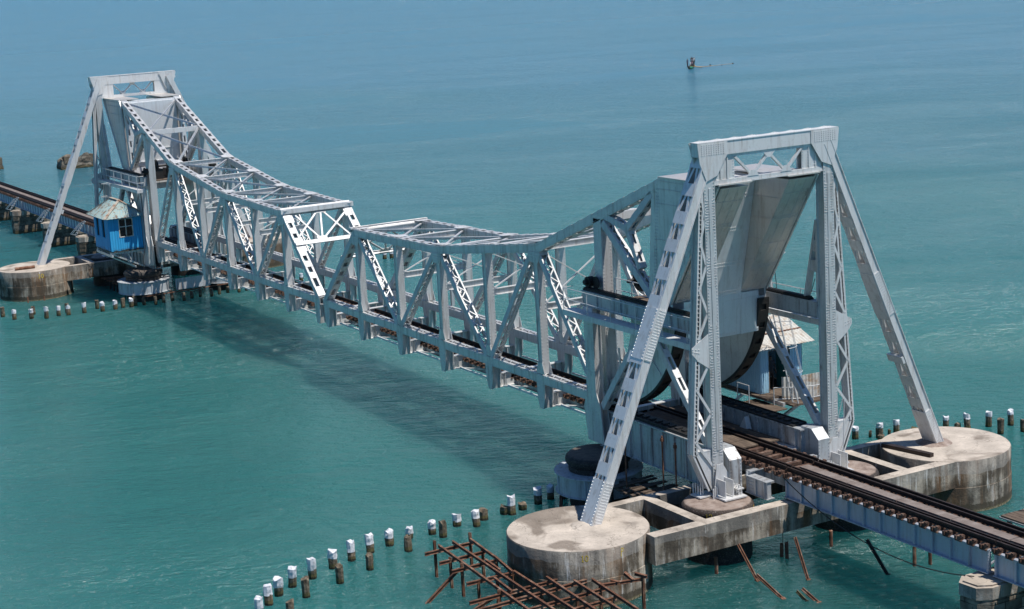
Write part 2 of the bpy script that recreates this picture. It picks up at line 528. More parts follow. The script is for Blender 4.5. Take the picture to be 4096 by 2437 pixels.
# ------------------------------------------------------------------ rolling leaf (built at +x, second one is a turned copy)
G, D = .5, 5.4
def X(k): return G + k * D
ZB = 4.8
leaf = thing('bridge_leaf', 'nearer rolling truss leaf of the lift bridge, with its counterweight at the nearer tower', 'bridge span', (36, 0, 0), 'rolling leaves of the lift bridge')
def ztop(x):
    P = [(X(1), 9.87), (X(3), 10.12), (X(5) + .3, 11.52), (38.9, 15.72)]
    for (xa, za), (xb, zb) in zip(P, P[1:]):
        if x <= xb or xb > 38: return za + (zb - za) * (x - xa) / (xb - xa)
CY = 2.24
for s in (-1, 1):
    # top chord: four runs, deep side plates with batten plates between
    nodes = [(X(1) - .12, ztop(X(1))), (X(3), 10.12), (X(5) + .3, 11.52), (38.95, 15.72)]
    mb = MB()
    for (xa, za), (xb, zb) in zip(nodes, nodes[1:]):
        hgt = .44
        F, L = laced(mb, (xa, s * CY, za - hgt / 2), (xb, s * CY, zb - hgt / 2), .52, hgt, kind='batten', pitch=1.02, batten=.5, end=.55, fl=.11)
        for c in (.15, -.15):
            mb.rivets(F(0, s * .26, c), F(L, s * .26, c), (0, s, 0), .14, .022)
    mb.build('top_chord', 'silver', leaf)
    # gussets on the outer side at the nodes
    for k in (1, 3, 5):
        mb = MB()
        x = X(k); z = ztop(x)
        pl = [(x - .62, z - .42), (x + .62, z - .42), (x + .38, z - .95), (x - .38, z - .95)]
        mb.prism(pl, s * (CY + .262), s * (CY + .285))
        for i in range(3):
            mb.rivets((x - .45 + .1 * i, s * (CY + .285), z - .55 - .13 * i), (x + .45 - .1 * i, s * (CY + .285), z - .55 - .13 * i), (0, s, 0), .11, .024)
        mb.build('gusset_plate', 'silver', leaf)
    # flat plates on top of the chord at each panel point
    for k in range(1, 6):
        mb = MB()
        x = X(k)
        dx = .62
        A = ztop(x - dx); B = ztop(x + dx)
        yo, yi = s * (CY + .2), s * (CY - .62)
        e = .028
        mb.hexa([(x - dx, yo, A + .024), (x + dx, yo, B + .024), (x + dx * .45, yi, ztop(x + dx * .45) + .024), (x - dx * .45, yi, ztop(x - dx * .45) + .024),
                 (x - dx, yo, A + e + .024), (x + dx, yo, B + e + .024), (x + dx * .45, yi, ztop(x + dx * .45) + e + .024), (x - dx * .45, yi, ztop(x - dx * .45) + e + .024)])
        for yy in (.15, 0, -.15): mb.rivets((x - dx + .06, s * (CY + yy), A + e + .028), (x + dx - .06, s * (CY + yy), B + e + .028), (0, 0, 1), .12, .024)
        mb.build('node_plate', 'silver_light', leaf)
    # bottom chord
    mb = MB()
    F, L = laced(mb, (.25, s * CY, ZB - .23), (33.1, s * CY, ZB - .23), .52, .46, pitch=.36, bar=.075, end=.5, fl=.12)
    for c in (.17, -.17): mb.rivets(F(0, s * .26, c), F(L, s * .26, c), (0, s, 0), .16, .022)
    mb.build('bottom_chord', 'silver', leaf)
    # inclined end post
    mb = MB()
    laced(mb, (.55, s * CY, ZB - .05), (X(1) - .05, s * CY, 9.68), .54, .34, kind='batten', pitch=1.0, batten=.5, end=.75, fl=.10)
    mb.build('end_post', 'lattice', leaf)
    # diagonals
    for (a, za, b, zb) in ((1, None, 2, ZB), (2, ZB, 3, None), (3, None, 4, ZB), (4, ZB, 5, None), (5, None, 6, ZB)):
        xa, xb = X(a), X(b)
        dirn = 1 if za is None else -1
        p0 = V((xa, s * CY, za if za is not None else ztop(xa) - .3))
        p1 = V((xb, s * CY, zb if zb is not None else ztop(xb) - .3))
        if za is None: p0.x += .22; p1.x -= .25
        else: p0.x += .25; p1.x -= .22
        mb = MB()
        laced(mb, p0, p1, .5, .30, pitch=.40, bar=.06, end=.42, fl=.05)
        mb.build('diagonal', 'lattice', leaf)
    # vertical posts with splayed feet
    for k in range(1, 6):
        x = X(k); zt = ztop(x) - .42
        mb = MB()
        y0, y1 = s * CY - .21, s * CY + .21
        mb.box(x - .17, x + .17, y0 + .03, y1 - .03, ZB + .02, zt)
        mb.box(x - .19, x - .165, y0, y1, ZB + .02, zt); mb.box(x + .165, x + .19, y0, y1, ZB + .02, zt)
        mb.prism([(x - .42, ZB + .03), (x + .42, ZB + .03), (x + .2, ZB + .62), (x - .2, ZB + .62)], s * (CY + .215), s * (CY + .235))
        mb.prism([(x - .42, ZB + .03), (x + .42, ZB + .03), (x + .2, ZB + .62), (x - .2, ZB + .62)], s * (CY - .215), s * (CY - .235))
        for yy in (y0 + .05, y1 - .05): mb.rivets((x + .19, yy, ZB + .6), (x + .19, yy, zt - .2), (1, 0, 0), .15, .026)
        mb.build('vertical_post', 'silver', leaf)
    # rear main post
    mb = MB()
    mb.box(33.18, 33.85, s * 1.95, s * 2.5, ZB - .4, 13.35)
    for xx in (33.24, 33.52, 33.79): mb.rivets((xx, s * 2.5, ZB), (xx, s * 2.5, 13.2), (0, s, 0), .14, .025)
    for yy in (2.02, 2.43): mb.rivets((33.85, s * yy, ZB), (33.85, s * yy, 13.2), (1, 0, 0), .14, .025)
    mb.build('main_post', 'silver', leaf)
    # Y frame behind the post
    mb = MB(); y = s * 2.3
    laced(mb, (33.95, y, 13.2), (37.75, y, 10.25), .40, .36, kind='zig', pitch=.4, end=.4)
    mb.build('diagonal', 'lattice', leaf)
    mb = MB()
    laced(mb, (34.1, y, 13.55), (35.9, y, 13.15), .38, .28, kind='batten', pitch=.8, end=.3, batten=.4)
    mb.build('diagonal', 'lattice', leaf)
    mb = MB()
    laced(mb, (35.9, y, 13.1), (38.1, y, 14.95), .40, .30, kind='batten', pitch=.8, end=.3, batten=.4)
    mb.build('diagonal', 'lattice', leaf)
    mb = MB()
    laced(mb, (35.95, y, 13.1), (36.9, y, 11.4), .38, .26, kind='batten', pitch=.8, end=.3, batten=.4)
    mb.build('diagonal', 'lattice', leaf)
    mb = MB()
    laced(mb, (38.3, y, 15.05), (37.8, y, 10.3), .38, .34, kind='batten', pitch=1.0, end=.5, batten=.45)
    mb.build('vertical_post', 'silver', leaf)
    # counterweight side plate
    mb = MB()
    poly = [(38.66, 15.3), (38.92, 15.72), (43.3, 15.72), (39.5, 10.25), (39.5, 9.5), (38.0, 9.5), (38.1, 10.1)]
    mb.prism(poly, s * 2.52, s * 2.62)
    yy = s * 2.622
    for (a, b) in (((38.75, 15.2), (38.2, 10.4)), ((38.9, 15.2), (38.3, 10.4)), ((43.0, 15.55), (39.4, 10.4)), ((42.75, 15.55), (39.2, 10.4)),
                   ((38.8, 14.6), (42.5, 14.6)), ((38.75, 13.0), (41.2, 13.0)), ((38.6, 11.6), (40.3, 11.6)), ((39, 15.6), (43.1, 15.6)), ((38.8, 15.25), (42.8, 15.25))):
        mb.rivets((a[0], yy, a[1]), (b[0], yy, b[1]), (0, s, 0), .13, .025)
    # raised trailing flange
    mb.beam((43.25, s * 2.63, 15.68), (39.5, s * 2.63, 10.2), .1, .16)
    mb.build('counterweight_side_plate', 'silver', leaf)
    # quadrant web and tread
    cx, cz, r = 34.6, 10.0, 5.1
    arc = [(cx + r * math.cos(a), cz + r * math.sin(a)) for a in [math.radians(q) for q in range(-1, -98, -3)]]
    poly = arc + [(33.95, 5.0), (33.95, 5.7), (34.6, 6.0), (35.4, 6.9), (35.9, 8.2), (36.0, 9.4), (36.6, 9.5)]
    mb = MB()
    mb.prism(poly, s * 2.06, s * 2.44)
    for rr in (4.95, 4.72, 4.4):
        pts = [(cx + rr * math.cos(math.radians(q)), cz + rr * math.sin(math.radians(q))) for q in range(-8, -96, -2)]
        for (xa, za) in pts:
            mb.rivets((xa, s * 2.44, za), (xa + .14, s * 2.44, za), (0, s, 0), .13, .024)
    for q in (-20, -42, -64, -84):
        a = math.radians(q)
        mb.beam((cx + 2.6 * math.cos(a), s * 2.46, cz + 2.6 * math.sin(a)), (cx + 4.9 * math.cos(a), s * 2.46, cz + 4.9 * math.sin(a)), .04, .14)
    mb.build('quadrant', 'silver', leaf)
    mb = MB()
    for i in range(30):
        a0, a1 = math.radians(-2 - 95 * i / 30), math.radians(-2 - 95 * (i + 1) / 30)
        q = []
        for rr in (r, r + .13):
            q.append([(cx + rr * math.cos(a), cz + rr * math.sin(a)) for a in (a0, a1)])
        for (ya, yb) in ((1.96, 2.1), (2.4, 2.54)) if i % 3 == 1 else ((1.96, 2.54),):
            A = [(q[0][0][0], s * ya, q[0][0][1]), (q[0][1][0], s * ya, q[0][1][1]), (q[0][1][0], s * yb, q[0][1][1]), (q[0][0][0], s * yb, q[0][0][1])]
            B = [(q[1][0][0], s * ya, q[1][0][1]), (q[1][1][0], s * ya, q[1][1][1]), (q[1][1][0], s * yb, q[1][1][1]), (q[1][0][0], s * yb, q[1][0][1])]
            mb.hexa(A + B)
        if i % 3 == 1:
            r2 = r + .05
            A = [(q[0][0][0], s * 2.08, q[0][0][1]), (q[0][1][0], s * 2.08, q[0][1][1]), (q[0][1][0], s * 2.42, q[0][1][1]), (q[0][0][0], s * 2.42, q[0][0][1])]
            B = [(cx + r2 * math.cos(a0), s * 2.08, cz + r2 * math.sin(a0)), (cx + r2 * math.cos(a1), s * 2.08, cz + r2 * math.sin(a1)), (cx + r2 * math.cos(a1), s * 2.42, cz + r2 * math.sin(a1)), (cx + r2 * math.cos(a0), s * 2.42, cz + r2 * math.sin(a0))]
            mb.hexa(A + B)
    mb.build('tread', 'black', leaf)
    # pinion on the rack
    mb = MB()
    for i in range(14):
        a = 2 * PI * i / 14
        mb.beam((33.1, s * 2.78, 10.36), (33.1 + .25 * math.cos(a), s * 2.78, 10.36 + .25 * math.sin(a)), .3, .09)
    mb.tube([(33.1, s * 2.55, 10.36), (33.1, s * 2.6, 10.36), (33.1, s * 3.1, 10.36)], .12, 12); mb.tube([(33.55, s * 2.7, 10.36), (33.55, s * 2.75, 10.36)], .30, 16)
    mb.build('pinion', 'black', leaf)
    # counterweight wedge box
    mb = MB()
    y0, y1 = s * 1.08, s * 2.5
    poly = [(38.75, 10.3), (39.62, 10.22), (43.3, 15.6), (39.0, 15.6)]
    mb.prism(poly, y0, y1)
    mb.box(38.95, 43.42, s * .95, s * 2.68, 15.73, 15.79)
    d0, d1 = V((39.62, 0, 10.22)), V((43.3, 0, 15.6))
    nr = (V((5.38, 0, -3.68))).normalized()
    for yy in (1.15, 1.55, 2.05, 2.43):
        mb.rivets(d0 + V((.01, s * yy, 0)), d1 + V((.01, s * yy, 0)), nr, .13, .026)
    for t in (.02, .22, .24, .44, .66, .68, .88):
        q = d0 + (d1 - d0) * t
        mb.rivets(q + V((.01, s * 1.15, 0)), q + V((.01, s * 2.43, 0)), nr, .1, .026)
    for i in range(6):
        q = d0 + (d1 - d0) * random.uniform(.1, .9)
        mb.rivets(q + V((.01, s * random.uniform(1.2, 2.2), 0)), q + V((.01, s * random.uniform(2.2, 2.4), 0)), nr, 1.5, .03)
    for t in (.12, .3, .31, .48, .49, .66, .67, .84):
        q = d0 + (d1 - d0) * t
        mb.rivets((39.75 + (q.z - 10.2) * .24, s * 1.079, q.z), (q.x - .05, s * 1.079, q.z), (0, -s, 0), .11, .026)
    mb.build('counterweight_wing', 'wing', leaf)
# counterweight centre
mb = MB()
mb.prism([(38.25, 8.3), (39.55, 8.3), (39.70, 10.25), (40.98, 15.55), (38.75, 15.55)], -1.075, 1.075)
mb.prism([(38.25, 8.3), (39.6, 8.3), (39.69, 10.2), (38.4, 10.2)], 1.077, 2.05)
mb.prism([(38.25, 8.3), (39.6, 8.3), (39.69, 10.2), (38.4, 10.2)], -2.05, -1.077)
nr = V((1, 0, -.24)).normalized()
for z in (10.25, 10.4, 11.6, 11.75, 13.2, 13.35, 14.7, 14.85):
    xx = 39.70 + (z - 10.25) * .2415 + .004
    mb.rivets((xx, -1.0, z), (xx, 1.0, z), nr, .1, .026)
for yy in (-1.0, 1.0):
    mb.rivets((39.71, yy, 10.3), (40.97, yy, 15.5), nr, .12, .026)
for z in (8.42, 9.95):
    xx = 39.6 + (z - 8.3) * .05
    mb.rivets((xx, -2, z), (xx, 2, z), (1, 0, 0), .11, .026)
# front face ribs seen from the other leaf
for z in (10.6, 11.6, 12.6, 13.6, 14.6):
    xx = 38.25 + .5 * (z - 8.3) / 7.25
    mb.box(xx - .16, xx + .02, -2.0, 2.0, z, z + .06)
mb.box(38.55, 38.7, -2.45, 2.45, 15.2, 15.66)
mb.box(38.38, 38.8, -2.0, 2.0, 10.25, 15.5)
mb.build('counterweight', 'plate', leaf)
mb = MB()
for k in range(18):
    z = 8.6 + k * .38
    xx = 38.1 + .5 * (z - 8.3) / 7.25
    mb.box(xx - .02, xx + .02, .1, .5, z, z + .03)
for yy in (.1, .5): mb.beam((38.1, yy, 8.5), (38.55, yy, 15.3), .03, .03)
mb.build('ladder', 'pipe', leaf)
# cross struts and top lateral bracing
for k in range(1, 6):
    x = X(k); z = ztop(x) - .06
    mb = MB()
    for zz in (z, z - .30): mb.box(x - .13, x + .13, -CY + .3, CY - .3, zz - .03, zz)
    mb.box(x - .02, x + .02, -CY + .3, CY - .3, z - .30, z - .03)
    mb.build('cross_strut', 'silver_light', leaf)
for (xa, xb) in [(X(k), X(k + 1)) for k in range(1, 5)] + [(X(5), 33.5), (33.5, 38.7)]:
    mb = MB()
    for q in (1, -1):
        a = V((xa + .3, q * (CY - .35), ztop(xa + .3) - .10 - .03 * q)); b = V((xb - .3, -q * (CY - .35), ztop(xb - .3) - .10 - .03 * q))
        mb.beam(a, b, .13, .05, (1, 0, 0)); 
        F, L = frame(a, b, (1, 0, 0)); mb.fbox(F, 0, L, -.02, .02, -.13, -.026)
    mb.build('lateral_brace', 'silver', leaf)
mb = MB()
x = 33.5; z = ztop(x) - .1
laced(mb, (x, -CY + .3, z - .2), (x, CY - .3, z - .2), .4, .36, (1, 0, 0), 'batten', 1.1, end=.4)
mb.build('cross_strut', 'silver_light', leaf)
# end portal in the plane of the end posts
def epx(z): return .55 + (X(1) - .6) * (z - (ZB - .05)) / (9.68 - ZB + .05)
nrm = V((-(9.73 - ZB), 0, X(1) - .6)).normalized()
def pp(y, z, o=.17): q = V((epx(z), y, z)) + nrm * o; return q
for z, h in ((9.72, .12), (7.72, .12)):
    mb = MB()
    a, b = pp(-2.5, z), pp(2.5, z)
    mb.beam(a, b, h, .16, (5.3, 0, 4.9)); mb.beam(a + nrm * .09, b + nrm * .09, .3, .03, (5.3, 0, 4.9))
    mb.build('portal_strut', 'lattice', leaf)
mb = MB()
for (ya, za, yb, zb) in ((-2.0, 9.3, 0.35, 7.9), (-1.55, 7.95, -.3, 9.6), (-.3, 9.6, .45, 7.9), (-.15, 9.6, 2.0, 8.15), (.55, 7.9, 1.6, 9.4)):
    mb.beam(pp(ya, za, .1), pp(yb, zb, .1), .12, .06, (5.3, 0, 4.9))
for (y0, z0) in ((-.25, 9.5), (.45, 7.92)):
    mb.beam(pp(y0 - .35, z0, .14), pp(y0 + .35, z0, .14), .35, .02, (5.3, 0, 4.9))
for sgn in (1, -1):
    mb.beam(pp(sgn * 2.1, 9.55, .15), pp(sgn * 2.1, 9.0, .15), .5, .02, (0, 1, 0)); mb.beam(pp(sgn * 2.1, 8.1, .15), pp(sgn * 2.1, 7.3, .15), .5, .02, (0, 1, 0))
mb.build('portal_lacing', 'lattice', leaf)
# tip strut carried across the top at the joint
mb = MB()
mb.box(X(1) - .5, X(1) - .22, -2.62, 2.62, 9.86, 9.96)
mb.box(X(1) - .5, X(1) - .46, -2.62, 2.62, 9.66, 9.859)
mb.build('portal_cap', 'silver_light', leaf)
# sway frames
for k in (2, 3, 4, 5):
    x = X(k); zt = ztop(x) - .5
    zs = 7.9 if k < 4 else 8.4
    mb = MB()
    for zz in (zs, zs - .32): mb.box(x - .12, x + .12, -CY + .22, CY - .22, zz - .03, zz)
    mb.box(x - .02, x + .02, -CY + .22, CY - .22, zs - .32, zs - .03)
    for q in (1, -1): mb.beam((x + .04 * q, q * (CY - .25), zs - .02), (x + .04 * q, -q * (CY - .25), zt), .10, .05, (1, 0, 0))
    mb.build('sway_frame', 'silver_light', leaf)
# floor: hangers, floor beams, stringers
for k in range(0, 7):
    x = X(k) if k else .75
    for s in (-1, 1):
        mb = MB()
        poly = [(x - .40, ZB - .46), (x + .40, ZB - .46), (x + .34, 3.55), (x + .17, 3.02), (x - .17, 3.02), (x - .34, 3.55)]
        mb.prism(poly, s * (CY + .20), s * (CY + .26)); mb.prism(poly, s * (CY - .20), s * (CY - .26))
        mb.box(x + .12, x + .16, s * (CY - .20), s * (CY + .20), 3.05, ZB - .46)
        mb.box(x - .16, x - .12, s * (CY - .20), s * (CY + .20), 3.05, ZB - .46)
        for q in (-.3, -.12, .12, .3): mb.rivets((x + q * .8, s * (CY + .26), 3.5), (x + q, s * (CY + .26), ZB - .55), (0, s, 0), .14, .022)
        mb.build('hanger', 'silver', leaf)
    mb = MB()
    mb.box(x - .02, x + .02, -CY + .28, CY - .28, 3.08, 3.78)
    for zz in (3.05, 3.78): mb.box(x - .16, x + .16, -CY + .28, CY - .28, zz, zz + .035)
    for yy in (-1.6, -.3, .3, 1.6): mb.box(x - .13, x + .13, yy - .02, yy + .02, 3.09, 3.77)
    mb.build('floor_beam', 'silver_light', leaf)
for yy in (-.86, .86):
    mb = MB()
    for k in range(1):
        x0, x1 = .8, 32.8
        mb.box(x0, x1, yy - .02, yy + .02, 3.03, 3.42)
        mb.box(x0, x1, yy - .13, yy + .13, 3.38, 3.41); mb.box(x0, x1, yy - .13, yy + .13, 3.0, 3.03)
    mb.build('stringer', 'silver_worn', leaf)
for k in range(6):
    mb = MB()
    x0, x1 = X(k) + .4, X(k + 1) - .4
    for q in (1, -1): mb.beam((x0, q * 1.9, 3.2 + .03 * q), (x1, -q * 1.9, 3.2 + .03 * q), .14, .06, (0, 1, 0))
    xm = (x0 + x1) / 2
    for q in (1, -1): mb.beam((xm - 1.6, q * 2.0, 3.34), (xm + 1.6, q * 2.0, 3.34), .08, .1, (0, 1, 0))
    mb.build('bottom_lateral', 'silver_light', leaf)

def sleeper_mesh(mb, x, y=1.25, z=3.425):
    mb.box(x - .12, x + .12, -y, y, z, z + .14)
    for q in (1, -1):
        mb.box(x - .15, x - .05, q * y, q * (y + .07), z + .02, z + .16); mb.box(x + .04, x + .16, q * (y - .16), q * (y - .02), z + .141, z + .20)
        mb.box(x - .17, x + .17, q * (y - .1), q * (y + .03), z - .05, z - .001)
def rails(x0, x1, parent, z=3.575, guard=True, ys=(-.86, .86)):
    for y in ys:
        mb = MB()
        mb.box(x0, x1, y - .075, y + .075, z, z + .03); mb.box(x0, x1, y - .014, y + .014, z + .03, z + .14); mb.box(x0, x1, y - .04, y + .04, z + .14, z + .185)
        mb.build('rail', 'rail', parent)
        if guard:
            mb = MB(); yg = y - .27 * (1 if y > 0 else -1)
            mb.box(x0, x1, yg - .07, yg + .07, z, z + .03); mb.box(x0, x1, yg - .014, yg + .014, z + .03, z + .12); mb.box(x0, x1, yg - .038, yg + .038, z + .12, z + .16)
            mb.build('guard_rail', 'rail', parent)
rails(.12, 33.0, leaf, guard=False)
n = 52
for i in range(n):
    mb = MB(); sleeper_mesh(mb, .4 + 32.4 * i / (n - 1), 1.2)
    mb.build('sleeper', 'sleeper', leaf)
# machinery between the quadrants
mb = MB()
mb.box(34.0, 38.0, -2.0, 2.0, 9.42, 9.5)
mb.build('machinery_floor', 'wood', leaf)
mb = MB()
mb.tube([(35.0, -1.9, 10.5), (35.0, 0, 10.5), (35.0, 1.9, 10.5)], .09, 10)
for yy in (-1.2, .2, 1.3):
    for i in range(12):
        a = 2 * PI * i / 12
        mb.beam((35.0, yy, 10.5), (35.0 + .55 * math.cos(a), yy, 10.5 + .55 * math.sin(a)), .14, .26)
mb.box(35.5, 36.4, -.7, .3, 9.505, 10.2); mb.box(34.5, 35.4, .9, 1.6, 9.505, 10.3)
mb.build('winding_gear', 'black', leaf)
mb = MB()
for xx in (34.1, 35.4, 36.8):
    mb.tube([(xx, -1.95, 9.5), (xx, -1.95, 10.55)], .025)
for zz in (10.0, 10.55): mb.tube([(34.1, -1.95, zz), (36.8, -1.95, zz)], .022)
mb.build('hand_rail', 'pipe', leaf)

# ------------------------------------------------------------------ fixed tower
tower = thing('bridge_tower', 'nearer riveted steel tower, its raking legs standing on the two round concrete caissons in front', 'bridge tower', (40, 0, 0), 'towers of the lift bridge')
XF = 43.4
for s in (-1, 1):
    # main leg
    mb = MB()
    mb.box(42.88, 43.34, s * 2.93, s * 3.37, 2.72, 17.0)
    for xx in (42.85, 43.345):
        mb.box(xx, xx + .035, s * 2.87, s * 3.42, 2.72, 16.98)
    for yy in (2.93, 3.36): mb.rivets((43.38, s * yy, 2.9), (43.38, s * yy, 16.9), (1, 0, 0), .12, .027)
    mb.box(43.381, 43.41, s * 3.06, s * 3.2, 4.5, 15.7)
    for zc in (4.9, 7.9, 9.3, 12.2, 14.6):
        for yy in (2.98, 3.04, 3.25, 3.31): mb.rivets((43.381, s * yy, zc - .6), (43.381, s * yy, zc + .6), (1, 0, 0), .09, .027)
    mb.build('tower_leg', 'silver', tower)
    # outer battered leg with lacing
    mb = MB()
    P0, P1, P2 = V((43.12, s * 3.5, 15.9)), V((43.12, s * 4.28, 4.45)), V((43.12, s * 3.55, 2.8))
    for a, b in ((P0, P1), (P1, P2)):
        mb.beam(a, b, .44, .07, (1, 0, 0)); F, L = frame(a, b, (1, 0, 0))
        for bb in (-.22, .19): mb.fbox(F, 0, L, bb, bb + .03, -.12, .12)
    mb.rivets(P0 + V((.235, s * .02, 0)), P1 + V((.235, s * .02, 0)), (1, 0, 0), .16, .025)
    zz = 15.4; i = 0
    while zz > 5.0:
        z2 = zz - .95 - .02 * i
        def yo(z): return 3.5 + (15.9 - z) * .78 / 11.45
        for xx in (43.33,):
            if i % 2: mb.beam((xx, s * 3.4, zz), (xx, s * yo(z2), z2), .05, .11, (1, 0, 0))
            else: mb.beam((xx, s * yo(zz), zz), (xx, s * 3.4, z2), .05, .11, (1, 0, 0))
        zz = z2; i += 1
    mb.build('outer_leg', 'silver_light', tower)
    mb = MB()      # base gusset between the legs
    mb.prism([(s * 3.4, 4.5), (s * 4.25, 4.5), (s * 4.2, 4.2), (s * 3.5, 2.8), (s * 3.4, 2.8)], 43.25, 43.29, 'x')
    mb.box(42.9, 43.3, s * 3.4, s * 4.26, 4.5, 4.55)
    mb.prism([(s * 2.95, 2.72), (s * 2.45, 2.72), (s * 2.9, 3.7)], 43.42, 43.46, 'x')
    mb.prism([(s * 3.5, 2.6), (s * 2.2, 2.6), (s * 3.0, 3.9), (s * 3.3, 3.9)], 43.47, 43.5, 'x')
    mb.box(43.42, 44.1, s * 2.9, s * 2.94, 2.6, 3.3); mb.box(43.42, 44.1, s * 3.3, s * 3.34, 2.6, 3.3)
    mb.build('base_gusset', 'silver_light', tower)
    mb = MB()
    for (bx, by) in [(43.55 + .16 * i, s * (2.45 + .14 * j)) for i in range(4) for j in range(2)] + [(42.5 + .18 * i, s * (3.75 + .12 * j)) for i in range(4) for j in range(2)] + [(43.6, s * (3.4 + .1 * j)) for j in range(3)]:
        mb.tube([(bx, by, 2.45), (bx, by, 2.95 + random.uniform(-.06, .1))], .032, 6)
    mb.box(43.35, 44.3, s * 2.35, s * 3.5, 2.5, 2.56); mb.box(42.6, 43.3, s * 3.3, s * 4.1, 2.5, 2.56)
    mb.box(43.45, 44.1, s * 2.36, s * 2.7, 2.80, 2.85)
    mb.build('anchor_bolts', 'silver_light', tower)
    # knee bracket from the leg down to the rack girder
    mb = MB()
    for (a, b) in (((42.8, 13.6), (41.95, 10.1)), ((42.83, 13.4), (42.83, 10.0))):
        mb.beam((a[0], s * 3.0, a[1]), (b[0], s * 3.0, b[1]), .3, .12)
    for z in (12.2, 11.3): mb.box(42.83 - (13.6 - z) * .22, 42.8, s * 2.87, s * 3.13, z, z + .5)
    mb.build('knee_bracket', 'silver', tower)
    # raking strut to the caisson
    mb = MB()
    p0, p1 = V((42.98, s * 2.98, 17.3)), V((42.98, s * 9.42, 2.42))
    F, L = frame(p0, p1, (1, 0, 0))
    laced(mb, p0, p1, .84, .40, (1, 0, 0), 'vbat', 1.16, end=.9, batten=.54, fl=.06)
    mid0, mid1 = 6.9, 9.1
    for (a0, a1) in ((mid0, mid1), (L - 1.9, L)):
        for c in (1, -1): mb.fbox(F, a0, a1, -.43, .43, c * .20, c * .24)
        mb.fbox(F, a0, a1, .425, .45, -.22, .22)
        for c in (-.16, -.09, -.02, .05, .12, .18): mb.rivets(F(a0 + .05, .45, c), F(a1 - .05, .45, c), (1, 0, 0), .10, .019)
        for bb in (-.38, .38): mb.rivets(F(a0 + .05, bb, .24), F(a1 - .05, bb, .24), F(0, 0, 1) - F(0, 0, 0), .12, .02)
    for c in (-.19, .19): mb.fbox(F, .3, L, .42, .47, c - .015, c + .015)
    mb.fbox(F, mid1 - .25, mid1 + .25, -.62, -.42, .1, .22) if s < 0 else mb.fbox(F, 11.2, 11.55, -.55, .45, -.36, -.24)
    mb.build('raking_strut', 'silver_light', tower)
    # rack girder with black rack
    mb = MB()
    mb.box(32.9, 42.85, s * 2.8, s * 3.1, 9.3, 9.95)
    mb.box(32.9, 42.85, s * 2.74, s * 3.18, 9.95, 9.985); mb.box(32.9, 42.85, s * 2.74, s * 3.18, 9.265, 9.3)
    for xx in (34.2, 36.2, 38.2, 40.2, 42.0): mb.box(xx, xx + .05, s * 3.1, s * 3.17, 9.3, 9.95)
    for z in (9.36, 9.88): mb.rivets((33, s * 3.1, z), (42.8, s * 3.1, z), (0, s, 0), .14, .025)
    mb.build('rack_girder', 'silver_worn', tower)
    mb = MB()
    mb.box(32.95, 42.3, s * 2.78, s * 3.08, 9.99, 10.08)
    for i in range(62): mb.box(33.0 + .15 * i, 33.08 + .15 * i, s * 2.8, s * 3.06, 10.081, 10.13)
    mb.build('rack', 'black', tower)
    mb = MB()
    mb.prism([(33.1, 2.78), (34.5, 2.78), (34.25, 4.6), (33.95, 5.2), (33.95, 9.26), (33.15, 9.26), (33.15, 5.2), (32.85, 4.4)], s * 2.8, s * 2.85)
    mb.prism([(33.1, 2.78), (34.5, 2.78), (34.25, 4.6), (33.95, 5.2), (33.95, 9.26), (33.15, 9.26), (33.15, 5.2), (32.85, 4.4)], s * 3.2, s * 3.25)
    mb.box(33.25, 33.85, s * 2.851, s * 3.199, 2.78, 9.26)
    for xx in (33.22, 33.55, 33.88): mb.rivets((xx, s * 3.25, 2.9), (xx, s * 3.25, 9.2), (0, s, 0), .13, .026)
    for yy in (2.88, 3.17): mb.rivets((33.85, s * yy, 5.2), (33.85, s * yy, 9.2), (1, 0, 0), .13, .026)
    mb.build('inner_post', 'silver', tower)
    for (a, b) in (((38.15, 9.2), (34.25, 4.55)), ((38.35, 9.2), (42.75, 4.3))):
        mb = MB()
        laced(mb, (a[0], s * 2.98, a[1]), (b[0], s * 2.98, b[1]), .34, .30, kind='batten', pitch=1.0, batten=.42, end=.6, fl=.06)
        mb.build('inclined_brace', 'lattice', tower)
    # walkway
    mb = MB()
    mb.box(32.3, 42.62, s * 3.2, s * 3.86, 9.02, 9.08)
    mb.box(32.3, 42.62, s * 3.80, s * 3.87, 8.82, 9.019); mb.box(32.3, 42.62, s * 3.2, s * 3.26, 8.82, 9.019)
    mb.box(32.3, 32.36, s * 3.26, s * 3.80, 8.82, 9.019)
    for xx in range(34, 43, 2): mb.box(xx, xx + .06, s * 3.26, s * 3.80, 8.85, 9.019)
    wk = mb.build('walkway', 'silver_light', tower)
    mb = MB()
    for xx in (32.35, 34.4, 36.4, 38.45, 40.5, 42.4):
        mb.tube([(xx, s * 3.81, 9.08), (xx, s * 3.81, 10.12)], .024)
    for zz in (9.6, 10.12): mb.tube([(32.35, s * 3.25, zz), (32.35, s * 3.81, zz), (42.6, s * 3.81, zz), (42.85, s * 3.6, zz)], .022)
    mb.build('railing', 'pipe', wk)
    mb = MB()
    mb.prism([(s * 3.43, 9.6), (s * 3.95, 9.3), (s * 4.3, 9.1), (s * 4.3, 8.85), (s * 4.0, 8.5), (s * 3.43, 8.1)], 43.355, 43.375, 'x')
    mb.box(42.6, 43.34, s * 3.84, s * 3.87, 8.35, 9.2)
    mb.rivets((43.377, s * 3.95, 8.85), (43.377, s * 4.25, 8.95), (1, 0, 0), .09, .025)
    mb.rivets((43.377, s * 3.95, 9.0), (43.377, s * 4.25, 9.05), (1, 0, 0), .09, .025)
    mb.build('walkway_bracket', 'silver_light', tower)
    # track girder
    mb = MB()
    mb.box(33.5, 42.6, s * 2.56, s * 2.72, 2.48, 4.26)
    mb.box(33.5, 42.6, s * 1.95, s * 2.1, 2.48, 4.26)
